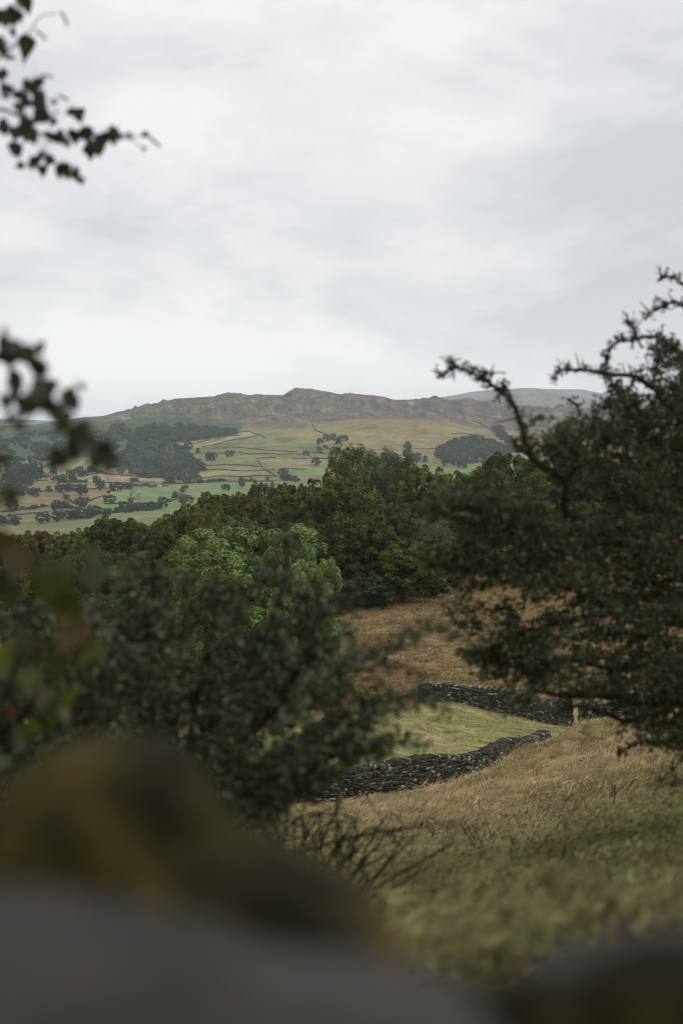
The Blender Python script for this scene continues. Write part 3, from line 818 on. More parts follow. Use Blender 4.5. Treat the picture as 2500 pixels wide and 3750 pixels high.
def trunk_mesh(name, seed, pos, r0=0.055, lim=16):
    rng = np.random.default_rng(seed)
    top = np.array([rng.normal(0, .05), rng.normal(0, .05), 0.72])
    paths = [(smooth_path([(0, 0, -0.05), (0.01, 0, 0.12), (0.02 * rng.normal(), 0.03, 0.38), top], 4), None)]
    paths[0] = (paths[0][0], np.linspace(r0, r0 * 0.25, len(paths[0][0])))
    for q in rng.permutation(len(pos))[:lim]:
        e = pos[q]; z0 = rng.uniform(0.18, 0.5) ; s = np.array([0, 0, min(z0, e[2])])
        m = s * 0.5 + e * 0.5 + np.array([rng.normal(0, .05), rng.normal(0, .05), rng.uniform(-.06, .02)])
        p = smooth_path([s, m, e], 4); paths.append((p, np.linspace(r0 * 0.42, r0 * 0.06, len(p))))
    V, F = tube_arrays(paths, 6)
    me = mesh(name, V, F, None, True); me.materials.append(M_bark)
    return me
KINDS = {}
for nm, n, args in (('oak', 4, (300, 130, 0.048, 'oak', 0.75, 0.42, 0.50)), ('birch', 2, (190, 80, 0.050, 'tall', 0.7, 0.45)), ('ash', 2, (430, 185, 0.032, 'oak', 0.7, 0.34, 0.40)), ('shrub', 2, (120, 90, 0.085, 'oak', 0.75, 0.35, 0.7))):
    KINDS[nm] = []
    for q in range(n):
        sd_ = hash_ = {'oak': 100, 'birch': 200, 'ash': 300, 'shrub': 400}[nm] + q
        cm, pos = crown_mesh(nm + '_crown', sd_, *args)
        KINDS[nm].append((cm, trunk_mesh(nm + '_trunk', sd_, pos, 0.06 if nm != 'birch' else 0.04)))
OAK, DARK, OLIVE, GOLD, RUST, ASH, GREY, YEL, DEEP = ((0.118, 0.142, 0.050), (0.090, 0.112, 0.046), (0.142, 0.152, 0.050), (0.150, 0.142, 0.048), (0.124, 0.124, 0.048),
    (0.225, 0.30, 0.118), (0.140, 0.160, 0.086), (0.140, 0.152, 0.046), (0.074, 0.104, 0.050))
BEECH = (0.128, 0.108, 0.042)
WOOD = 'broadleaved trees of the wood across the middle'
def tree(kind, X, Ytop, d, wpx, col, label, name=None, group=WOOD, sink=0.0, hmul=1.0):
    p = P(X, Ytop, d); g = float(ground(p[0], p[1])) - sink
    h = max(2.0, (p[2] - g) * 1.07) * hmul; r = wpx / 2 / FPX * d * 1.08
    rng = random.Random(int(X * 7 + Ytop * 13 + d))
    cm, tm = KINDS[kind][rng.randrange(len(KINDS[kind]))]
    root = empty(name or {'oak': 'oak_tree', 'birch': 'birch_tree', 'ash': 'ash_tree', 'shrub': 'shrub'}[kind], (p[0], p[1], g), rng.uniform(0, 6.283))
    root.scale = (r, r, h)
    tag(root, label, 'shrub' if kind == 'shrub' else 'tree', group)
    c = bpy.data.objects.new('crown', cm); COL.objects.link(c); c.parent = root
    v = rng.uniform(0.88, 1.12); c.color = (col[0] * v, col[1] * v, col[2] * v, 1)
    t = bpy.data.objects.new('trunk', tm); COL.objects.link(t); t.parent = root
    return root
TREES = [
 # right-hand half of the wood, front and back
 ('oak',1240,1730,185,340,OAK,'large domed dark oak rising above the bright green ash on its right'),
 ('oak',1130,1782,196,300,OLIVE,'olive oak on the wood skyline just left of the tall dome'),
 ('birch',1285,1662,232,210,OLIVE,'tall olive birch forming the peak of the wood skyline'),
 ('birch',1400,1683,215,220,GREY,'feathery grey-green birch with thin see-through crown beside the skyline peak'),
 ('birch',1465,1690,212,170,GREY,'slender grey birch with bare twigs, second of the feathery pair on the skyline'),
 ('oak',1545,1702,202,260,OAK,'mid green oak on the skyline right of the feathery birches'),
 ('oak',1425,1830,163,290,DARK,'dark oak low in front of the feathery birches'),
 ('oak',1310,1900,152,300,DARK,'very dark oak at the field edge right beside the bright green ash'),
 ('oak',1475,1985,151,330,YEL,'yellow-tinged oak reaching down to the brown field with a few orange leaves'),
 ('birch',1565,1930,165,230,GREY,'grey birch with bare hanging branches behind the yellow-tinged oak'),
 ('oak',1640,1765,192,230,DARK,'dark oak behind the grey birch with hanging branches'),
 ('oak',1395,1950,156,250,DARK,'dark oak between the very dark oak and the yellow-tinged one'),
 ('oak',1610,1985,163,210,DARK,'dark oak at the wood edge just right of the yellow-tinged oak'),
 ('shrub',1365,2105,146,230,DEEP,'low dark shrub at the foot of the very dark oak'),
 ('shrub',1250,2130,149,150,DEEP,'low dark shrub tucked between the ash and the very dark oak'),
 ('shrub',1560,2090,158,170,DARK,'low dark bush at the corner where the wood meets the brown field'),
 ('oak',1720,1725,235,220,OAK,'mid green oak on the skyline behind the tip of the hawthorn branches'),
 ('oak',1800,1708,228,200,RUST,'rust-tinged tree on the skyline with a copper patch in its crown'),
 ('oak',1720,1850,205,230,DEEP,'deep blue-green tree below the rust-tinged tree'),
 ('oak',1640,1890,180,210,DARK,'dark round tree standing at the wood edge left of the hawthorn sprays'),
 ('oak',1870,1655,262,260,DARK,'tall dark oak showing through the hawthorn forked limb'),
 ('oak',2010,1705,250,250,YEL,'yellow-green oak showing right of the hawthorn forked limb'),
 ('oak',1960,1830,222,240,OAK,'green oak half hidden behind the hawthorn at mid height'),
 ('oak',2150,1672,256,260,OAK,'green oak on the skyline hidden behind dense hawthorn foliage'),
 ('oak',2110,1830,215,250,YEL,'light yellow-green tree behind the middle of the hawthorn'),
 ('oak',2310,1680,250,270,DARK,'dark oak deep behind the hawthorn towards the frame edge'),
 ('oak',2470,1690,245,270,OAK,'green oak at the far right end of the wood behind the hawthorn'),
 ('oak',1860,1900,205,220,DEEP,'deep green tree at the wood edge above the bracken field'),
 ('shrub',1720,2010,186,200,DARK,'dark bush on the wood edge above the log pile'),
 ('shrub',1860,2030,190,200,DARK,'dark bush on the wood edge under the deep green tree'),
 ('oak',2250,1860,205,260,DARK,'dark tree on the wood edge hidden by the thick of the hawthorn'),
 ('oak',2430,1880,200,260,DEEP,'deep green tree on the wood edge at the right frame side'),
 # middle
 ('ash',915,1908,98,640,ASH,'large bright pale green ash standing in front of the dark wood'),
 ('ash',1100,1990,95,320,ASH,'right-hand bright green ash crown leaning out over the brown field'),
 ('ash',745,2080,104,300,(0.135, 0.165, 0.065),'left-hand duller green ash crown beside the big bright one'),
 ('ash',1195,2310,88,120,ASH,'small bright green ash sapling below the big ash at the field edge'),
 ('oak',1000,1880,186,270,DARK,'dark oak directly behind the top of the bright green ash'),
 ('oak',1115,1900,170,270,DARK,'dark oak between the bright green ash and the very dark oak'),
 ('oak',905,1800,212,230,OLIVE,'olive oak on the skyline in the middle of the wood'),
 ('oak',960,1760,236,130,GREY,'pale grey-green tree tip sticking up on the skyline beside the valley fields'),
 ('oak',1060,1765,225,180,DARK,'dark tree on the skyline just right of the pale grey-green tip'),
 ('oak',800,1800,222,190,RUST,'brownish green tree on the skyline below the bright valley field'),
 ('oak',720,1840,205,210,OLIVE,'olive oak on the sloping skyline right of the dark valley hedgerow'),
 ('oak',850,1885,184,230,OAK,'green oak behind the left shoulder of the bright ash'),
 ('oak',765,1900,178,200,GOLD,'golden-brown tree standing out among dark oaks'),
 ('oak',690,1975,165,200,GOLD,'dull golden tree below the golden-brown one'),
 ('oak',640,1868,200,200,OAK,'green oak on the sloping skyline left of the olive oak'),
 ('oak',600,1945,175,230,DARK,'dark oak left of the golden-brown tree'),
 # left half
 ('oak',540,1905,190,220,OAK,'green oak on the low skyline beneath the oak in the bright field'),
 ('oak',425,1888,192,260,DARK,'broad dark oak dome on the low left skyline'),
 ('oak',330,1925,196,180,OLIVE,'olive tree on the low skyline left of the broad dark dome'),
 ('oak',250,1948,188,180,OAK,'green tree on the low skyline right of the russet beeches'),
 ('oak',150,1940,215,200,BEECH,'russet beech on the low skyline, right one of the pair at the left edge'),
 ('oak',50,1952,208,210,BEECH,'russet beech on the low skyline at the very left edge'),
 ('oak',-80,1955,205,220,BEECH,'russet beech just beyond the left edge of the view'),
 ('oak',20,2060,152,190,GOLD,'yellow tree low at the left edge below the russet beeches'),
 ('oak',180,2045,160,240,DARK,'dark oak below the right russet beech'),
 ('oak',330,2010,166,230,OAK,'green oak below the broad dark dome on its left'),
 ('oak',470,2020,160,240,DARK,'dark oak below the broad dark dome on its right'),
 ('oak',600,2080,150,230,DARK,'dark oak left of the dull golden tree, behind the bush tips'),
 ('oak',90,2180,132,260,DEEP,'deep green tree behind the blurred leaves at the left'),
 ('oak',320,2170,130,270,DARK,'dark tree behind the left part of the hawthorn bush'),
 ('oak',530,2210,126,260,DARK,'dark tree behind the upright tip of the hawthorn bush'),
 ('oak',200,2330,112,260,DEEP,'deep green tree low behind the left of the bush'),
 ('oak',450,2370,108,260,DEEP,'deep green tree low behind the middle of the bush'),
]
for t in TREES: 
    tree(t[0], *t[1:])
rng = np.random.default_rng(8)
dtb = P(1600, 2120, 156); dtb[2] = float(ground(dtb[0], dtb[1]))
mainp = smooth_path(np.vstack([[dtb], PA([(1605,2060,156),(1600,2000,156),(1590,1940,156),(1570,1880,156),(1560,1840,156)])]), 5)
dp = [(mainp - dtb, np.linspace(0.10, 0.02, len(mainp)))]
for q in range(34):
    k = rng.integers(6, len(mainp)); a = mainp[k] - dtb; L = rng.uniform(1.5, 4.5); sg = -1 if rng.random() < 0.45 else 1
    e = a + np.array([sg * L * 0.75, rng.uniform(-1.5, 0.3), L * rng.uniform(-0.75, 0.45)]); m = (a + e) / 2 + np.array([0, 0, L * 0.22])
    pp = smooth_path([a, m, e], 5); dp.append((pp, np.linspace(0.035, 0.012, len(pp))))
V, F = tube_arrays(dp, 5)
M_dead = rough_mat('bleached bark', [(0.3, (0.08, 0.075, 0.062)), (0.7, (0.15, 0.14, 0.12))], scale=6, bump=0.3)
o = link('dead_tree', mesh('dead_tree', V, F, None, True), None, M_dead); o.location = dtb
tag(o, 'leafless grey tree with drooping bare branches in front of the grey birch', 'tree', WOOD)
# trees hidden deeper in the wood carry its canopy backwards
rg = random.Random(4)
for q in range(26):
    X = rg.uniform(-150, 2600); d = rg.uniform(265, 400)
    yt = np.interp(X, [-150, 0, 340, 560, 760, 960, 1250, 1450, 1700, 2000, 2600], [1985, 1972, 1935, 1895, 1840, 1805, 1720, 1740, 1770, 1730, 1730]) + rg.uniform(10, 30)
    tree('oak', X, yt, d, rg.uniform(160, 220) * 250 / d, random.Random(q).choice([OAK, DARK, OLIVE]), 'tree deep in the wood, mostly hidden behind the front rows', group='trees deep inside the wood')

# ------------------------------------------------------------------ far trees, woods and field walls
M_far = leaf_mat('far leaves', (1.0, 1.0, 1.0), 0.15, 0.0)
def far_tree_mesh(seed, shape, clumps=44, per=22, leaf=0.26):
    cen, nr, s, c, pos = crown_arrays(seed, clumps, per, leaf, shape)
    V, F, k = leaf_cards(cen * np.array([1, 1, 2.0]), nr, s, np.random.default_rng(seed), 0.85)
    V = V * np.array([1, 1, 0.5]); c = np.repeat(c, k, 0)
    tv, tf = tube_arrays([(np.array([(0, 0, -0.08), (0, 0, 0.15), (0.02, 0, 0.5)]), np.array([0.05, 0.045, 0.03]))], 5)
    V2 = np.vstack([V, tv]); c2 = np.vstack([c, np.full((len(tv), 3), 0.6)])
    me = mesh('far_tree', V2, np.vstack([F, tf + len(V)]), c2); me.materials.append(M_far)
    return me
FAR = {'oak': [far_tree_mesh(500 + q, 'oak') for q in range(4)], 'tall': [far_tree_mesh(520 + q, 'tall') for q in range(2)], 'thin': [far_tree_mesh(530, 'tall', 14, 9, 0.2)], 'cone': [far_tree_mesh(540, 'cone', 40, 10, 0.2)]}
FARC = {'d': (0.056, 0.082, 0.048), 'm': (0.078, 0.106, 0.056), 'g': (0.105, 0.125, 0.076), 'l': (0.095, 0.128, 0.055)}
def ab(panel, u, v):
    x0, y0, k = {'A': (0, 1650, .4464), 'B': (600, 1500, .4464), 'C': (1250, 1350, .797)}[panel]
    return x0 + u * k, y0 + v * k, k
VT = 'trees scattered over the far valley fields'
def far_tree(panel, u, v, h, w, label, kind='oak', col='d', group=VT):
    x, y, k = ab(panel, u, v)
    b = hit(x, y); d = b[1]
    rng = random.Random(int(u * 31 + v * 17))
    o = bpy.data.objects.new('tree', FAR[kind][rng.randrange(len(FAR[kind]))]); COL.objects.link(o)
    o.location = b; o.rotation_euler = (0, 0, rng.uniform(0, 6.28))
    r = w * k / 2 / FPX * d * 1.12; o.scale = (r, r, h * k / FPX * d * 1.08)
    c = FARC[col]; q = rng.uniform(0.85, 1.15); o.color = (c[0] * q, c[1] * q, c[2] * q, 1)
    tag(o, label, 'tree', group)
for t in [
 ('A',900,438,75,88,'round dark oak alone at the edge of the bright green field'),
 ('A',355,602,92,104,'round dark tree standing alone in the lowest pale field'),
 ('A',500,492,84,135,'broad dark tree at the upper left of the long clump in the lower fields'),
 ('A',690,462,78,120,'dome-shaped dark tree topping the long clump in the lower fields'),
 ('A',480,580,84,110,'dark tree at the lower left end of the long clump'),
 ('A',560,565,72,105,'dark tree second from the left along the bottom of the long clump'),
 ('A',640,562,74,105,'dark tree in the middle of the bottom of the long clump'),
 ('A',720,558,74,100,'dark tree right of the middle of the long clump'),
 ('A',780,540,90,110,'taller dark tree at the right end of the long clump'),
 ('A',870,538,62,90,'smaller tree trailing right of the long clump'),
 ('A',668,368,94,100,'round tree between the two brown fields'),
 ('A',500,345,70,85,'left tree of the dark row above the brown field'),
 ('A',550,338,66,90,'middle tree of the dark row above the brown field'),
 ('A',590,330,55,70,'right tree of the dark row above the brown field'),
 ('A',828,328,92,78,'tall dark tree left of the farm trees'),
 ('A',795,268,58,66,'pale tree behind the tall dark tree near the tan field','oak','m'),
 ('A',696,216,56,66,'round tree on the wall at the top of the tan field'),
 ('A',640,205,70,60,'tree just left of the round one on the tan field wall'),
 ('A',665,180,50,50,'small tree above the tan field wall','oak','m'),
 ('A',745,170,45,50,'small tree at the upper end of the tan field'),
 ('A',490,264,66,112,'broad dark tree right of the small grey house'),
 ('A',440,215,84,66,'tall tree beside the small grey house','tall'),
 ('A',600,262,60,62,'dark tree below the tan field, left of the pale one'),
 ('A',575,240,80,80,'dark tree over the broad one right of the grey house'),
 ('A',400,342,50,52,'small dark tree in the pale field below the grey house'),
 ('A',300,378,72,96,'dark tree right of the left-edge clump'),
 ('A',245,372,60,52,'small tree left of the dark tree beside the left-edge clump','tall'),
 ('A',190,388,76,44,'narrow tree in the left-edge clump','tall'),
 ('A',150,392,92,62,'tall tree in the middle of the left-edge clump','tall','m'),
 ('A',90,420,100,90,'large tree at the left of the left-edge clump'),
 ('A',100,480,80,100,'dark tree below the left-edge clump'),
 ('A',965,336,74,120,'broad dark tree left of the farm barns'),
 ('A',1062,322,58,82,'dark tree touching the farm barns on their left'),
 ('A',1100,265,42,78,'low round tree behind the farmhouse roof'),
 ('A',895,358,32,32,'small bush at the corner of the bright green field'),
 ('A',1090,432,104,74,'tall thin-crowned tree in the bright green field','thin','g'),
 ('A',1140,426,72,44,'leaning thin tree beside the tall thin-crowned one','thin','g'),
 ('A',1072,432,44,44,'small dark bush at the foot of the thin-crowned tree'),
 ('A',1340,474,92,80,'round grey-green tree at the end of the hedgerow','oak','m'),
 ('A',1435,398,58,48,'tree on the wall in the right of the bright green field','tall','m'),
 ('A',1500,328,36,26,'small thin tree on the wall running up from the green field','thin','m'),
 ('A',1520,440,78,130,'pale grey tree just above the wood skyline','oak','g'),
 ('A',1020,496,78,82,'leftmost tree of the hedgerow under the bright green field'),
 ('A',1090,498,64,90,'second tree of the hedgerow under the bright green field'),
 ('A',1160,495,62,90,'third tree of the hedgerow under the bright green field'),
 ('A',1230,492,72,90,'fourth tree of the hedgerow under the bright green field'),
 ('A',1290,486,60,80,'fifth tree of the hedgerow under the bright green field'),
 ('A',706,266,30,36,'small round bush on the wall under the tan field'),
 ('A',882,262,34,42,'small sparse tree on the wall under the tan field','thin','g'),
 ('A',280,480,34,56,'low bush on the wall across the lower brown field','oak','m'),
 ('A',82,552,32,32,'small bush above the cottage at the lower left'),
 ('A',140,614,76,80,'dark tree beside the cottage at the lower left'),
 ('A',20,614,84,74,'dark tree at the left frame edge beside the cottage'),
 ('A',110,84,24,28,'left one of two small bushes on the pale knoll at the upper left'),
 ('A',140,87,24,30,'right one of two small bushes on the pale knoll at the upper left'),
 ('A',205,308,92,92,'dark tree below the grey house clump'),
 ('A',290,238,136,120,'tall dark tree left of the small grey house'),
 ('A',230,226,120,110,'dark tree in the clump left of the small grey house'),
 ('A',335,232,76,60,'lower tree touching the small grey house'),
 ('B',390,422,74,98,'left one of two round trees alone in the upper pasture'),
 ('B',540,387,52,66,'right one of two round trees alone in the upper pasture'),
 ('B',280,470,68,74,'dark tree at the right edge of the plantation'),
 ('B',312,503,66,72,'tree below the dark one at the right edge of the plantation'),
 ('B',265,518,42,46,'bush at the right edge of the plantation'),
 ('B',1165,373,38,56,'small round tree at the meeting of two upper walls'),
 ('B',1245,455,66,84,'dark spreading tree left of the wood skyline peak'),
 ('B',970,582,98,88,'grey-green tree at the bottom corner of the upper pastures','oak','m'),
 ('B',1030,576,48,48,'middle tree of three above the wood skyline'),
 ('B',1066,596,54,76,'right tree of three above the wood skyline'),
 ('B',640,640,78,56,'tall tree on the wall right of the bright green field','tall'),
 ('B',715,582,26,26,'tiny bush on the wall above the green field, left one','oak','m'),
 ('B',740,590,22,22,'tiny bush on the wall above the green field, right one','oak','m'),
 ('B',845,582,30,36,'small dark bush above the grey tree tip'),
 ('B',510,668,58,76,'round tree at the lower right of the bright green field','oak','m'),
 ('B',345,718,42,80,'low dark tree just above the wood skyline by the bright field'),
 ('B',305,606,28,24,'small bush on the wall at the top of the bright field'),
 ('B',282,362,48,36,'tree at the left end of the upper pasture wall'),
 ('B',90,738,56,46,'tree low on the wall in the bright green field','tall','m'),
 ('B',185,280,70,72,'tree rising at the top of the plantation','oak','m'),
 ('B',1325,318,26,40,'bush on the bracken bank among scattered trees'),
 ('B',1388,366,34,34,'small tree at the foot of the bracken bank','oak','m'),
 ('B',1280,290,55,60,'left tree on the bracken bank'),
 ('B',1330,262,60,70,'second tree from the left on the bracken bank'),
 ('B',1385,250,50,60,'third tree from the left on the bracken bank','tall'),
 ('B',1420,285,60,60,'fourth tree from the left on the bracken bank'),
 ('B',1475,258,50,80,'right tree on the bracken bank'),
 ('C',200,417,30,36,'small round tree between the bracken bank and the copse'),
 ('C',240,433,46,48,'round dark tree left of the tall clump below the copse'),
 ('C',302,424,80,44,'tall tree of the clump below the copse','tall'),
 ('C',345,434,46,50,'lower tree right of the tall one in the clump','oak','m'),
 ('C',382,432,32,28,'small round tree at the right of the clump'),
 ('C',485,448,40,54,'left one of the three trees in the pale field below the copse'),
 ('C',516,450,28,20,'middle one of the three trees in the pale field below the copse','tall'),
 ('C',550,458,42,50,'right one of the three trees in the pale field below the copse'),
 ('C',428,442,36,24,'sparse small tree left of the three in the pale field','thin','m'),
]: far_tree(*t)

def woodland(name, poly, n, hpx, wpx, kind, col, seed, keep=None):
    rng = np.random.default_rng(seed); poly = np.array(poly, float)
    pts, scl, cols = [], [], []
    tries = 0
    while len(pts) < n and tries < n * 30:
        tries += 1
        x = rng.uniform(poly[:, 0].min(), poly[:, 0].max()); y = rng.uniform(poly[:, 1].min(), poly[:, 1].max())
        if not inpoly(np.array([x]), np.array([y]), poly)[0]: continue
        if keep is not None and noise(np.array([[x / keep[0], y / keep[0] * 2.5, seed]]))[0] < keep[1]: continue
        b = hit(x, y); q = rng.uniform(0.75, 1.25)
        pts.append(b - np.array([0, 0, 0.3])); r = wpx / 2 / FPX * b[1] * q
        scl.append((r, r, hpx / FPX * b[1] * rng.uniform(0.8, 1.2)))
        cols.append(np.array(FARC[col] if rng.random() < 0.72 else FARC['l' if rng.random() < 0.5 else 'm']) * rng.uniform(0.6, 1.6) * np.array([rng.uniform(0.85, 1.2), 1, rng.uniform(0.9, 1.1)]))
    def b(t, o):
        a = N(t, 'ShaderNodeAttribute'); a.attribute_name = 'col'
        a2 = N(t, 'ShaderNodeAttribute'); a2.attribute_name = 'col'; a2.attribute_type = 'INSTANCER'
        c = mul(t, a.outputs['Color'], a2.outputs['Color'])
        d = N(t, 'ShaderNodeBsdfDiffuse'); t.links.new(c, d.inputs[0]); t.links.new(d.outputs[0], o.inputs[0])
    m = bpy.data.materials.get('far wood leaves') or shade('far wood leaves', b)
    me = FAR[kind][seed % len(FAR[kind])].copy(); me.materials.clear(); me.materials.append(m)
    return scatter(name, pts, np.array(cols), np.array(scl), me, m, 0.04, seed)
woodland('woodland', [(470,1600),(540,1562),(640,1558),(740,1568),(870,1583),(860,1594),(760,1608),(640,1624),(560,1640),(500,1650)], 420, 16, 20, 'oak', 'd', 601)
woodland('woodland', [(-40,1600),(130,1585),(300,1565),(480,1560),(520,1600),(500,1650),(420,1655),(330,1662),(180,1690),(120,1700),(-40,1690)], 420, 15, 19, 'oak', 'd', 602, keep=(60, -0.08))
woodland('woodland', [(395,1700),(470,1648),(540,1628),(640,1636),(690,1645),(702,1690),(745,1730),(720,1772),(620,1772),(602,1752),(520,1752),(480,1735),(440,1740)], 300, 26, 26, 'oak', 'm', 603)
woodland('woodland', [(490,1720),(560,1700),(640,1705),(660,1740),(640,1768),(602,1765),(600,1750),(520,1752)], 90, 30, 13, 'cone', 'd', 604)
woodland('woodland', [(1590,1668),(1640,1625),(1690,1608),(1740,1606),(1800,1625),(1880,1655),(1880,1680),(1780,1700),(1690,1698),(1630,1690)], 230, 20, 24, 'oak', 'd', 605)
woodland('woodland', [(1805,1575),(1840,1575),(1890,1630),(1960,1680),(1880,1650),(1830,1610)], 60, 18, 20, 'oak', 'd', 606)
woodland('woodland', [(-60,1730),(70,1700),(110,1720),(150,1755),(110,1790),(60,1830),(-60,1850)], 90, 28, 28, 'oak', 'd', 607)
woodland('woodland', [(1150,1650),(1180,1640),(1340,1650),(1360,1668),(1170,1662)], 40, 9, 16, 'oak', 'm', 608)

def hedgerow(lines, n, seed):
    rng = np.random.default_rng(seed); pts, scl, cols = [], [], []
    for panel, ln, wgt in lines:
        px = np.array([ab(panel, u, v)[:2] for u, v in ln])
        for q in range(int(n * wgt)):
            t = rng.uniform(0, len(px) - 1); i = int(t); p = px[i] * (1 - t + i) + px[i + 1] * (t - i)
            b = hit(p[0] + rng.normal(0, 1.5), p[1] + rng.normal(0, 1.0)); h = rng.uniform(4, 13) * (1.6 if rng.random() < 0.12 else 1) / FPX * b[1]
            pts.append(b - np.array([0, 0, 0.2])); scl.append((h * rng.uniform(0.5, 1.0), h * rng.uniform(0.5, 1.0), h)); cols.append(np.array(FARC['d']) * rng.uniform(0.7, 1.5))
    me = FAR['oak'][0].copy(); me.materials.clear(); me.materials.append(bpy.data.materials['far wood leaves'])
    return scatter('hedgerow', pts, np.array(cols), np.array(scl), me, None, 0.04, seed)
hedgerow([('A', [(640,440),(600,430),(540,390)], .05), ('A', [(630,560),(750,532),(900,512),(1080,502)], .18), ('A', [(940,492),(1100,492),(1300,480)], .14), ('B', [(0,612),(300,601),(450,590),(740,590)], .12),
  ('A', [(430,456),(560,470),(830,520)], .12), ('A', [(470,332),(620,331),(700,330)], .06), ('A', [(420,246),(560,262),(700,262)], .08), ('A', [(1380,426),(1490,345),(1530,300)], .04), ('A', [(0,507),(220,483),(430,456)], .05),
  ('A', [(640,216),(740,170),(850,186)], .06), ('B', [(970,580),(1120,590)], .04), ('A', [(0,600),(60,560),(150,620)], .06)], 420, 640)
M_wallfar = rough_mat('far wall stone', [(0.3, (0.030, 0.030, 0.026)), (0.7, (0.075, 0.072, 0.06))], scale=0.5, bump=0)
def field_wall(panel, pts, label, h=1.9, w=1.5):
    px = [ab(panel, u, v)[:2] for u, v in pts]
    px = smooth_path(np.c_[np.array(px), np.zeros(len(px))], 8)[:, :2]
    q = np.array([hit(x, y) for x, y in px])
    seg = np.linalg.norm(np.diff(q[:, :2], axis=0), axis=1); cum = np.r_[0, np.cumsum(seg)]
    s = np.arange(0, cum[-1], 4.0)
    x = np.interp(s, cum, q[:, 0]); y = np.interp(s, cum, q[:, 1])
    if len(s) < 3: return
    k = np.array([1, 2, 3, 2, 1.]) / 9
    xs = np.convolve(np.pad(x, 2, 'edge'), k, 'valid'); ys = np.convolve(np.pad(y, 2, 'edge'), k, 'valid')
    z = ground(xs, ys)
    tx = np.gradient(xs); ty = np.gradient(ys); l = np.hypot(tx, ty) + 1e-9; nx, ny = -ty / l, tx / l
    hh = h * (1 + 0.45 * noise(np.stack([s / 9, s * 0, s * 0 + len(pts)], -1)))
    V = []
    for sd_, zz, ww in ((-1, -1.0, 0.5), (-1, 1.0, 0.28), (1, 1.0, 0.28), (1, -1.0, 0.5)):
        V.append(np.stack([xs + nx * w * ww * sd_, ys + ny * w * ww * sd_, z + np.where(zz > 0, hh, -1.0)], -1))
    V = np.stack(V, 1); n = len(s)
    base = V[0].mean(0).copy()
    i = np.arange(n - 1)[:, None] * 4; j = np.arange(4)[None]; k2 = (j + 1) % 4
    F = np.stack([i + j, i + k2, i + 4 + k2, i + 4 + j], -1).reshape(-1, 4)
    F = np.vstack([F, [[3, 2, 1, 0]], [[4 * n - 4, 4 * n - 3, 4 * n - 2, 4 * n - 1]]])
    o = link('field_wall', mesh('field_wall', V.reshape(-1, 3) - base, F), None, M_wallfar)
    o.location = base
    tag(o, label, 'stone wall', 'stone walls between the far valley fields')
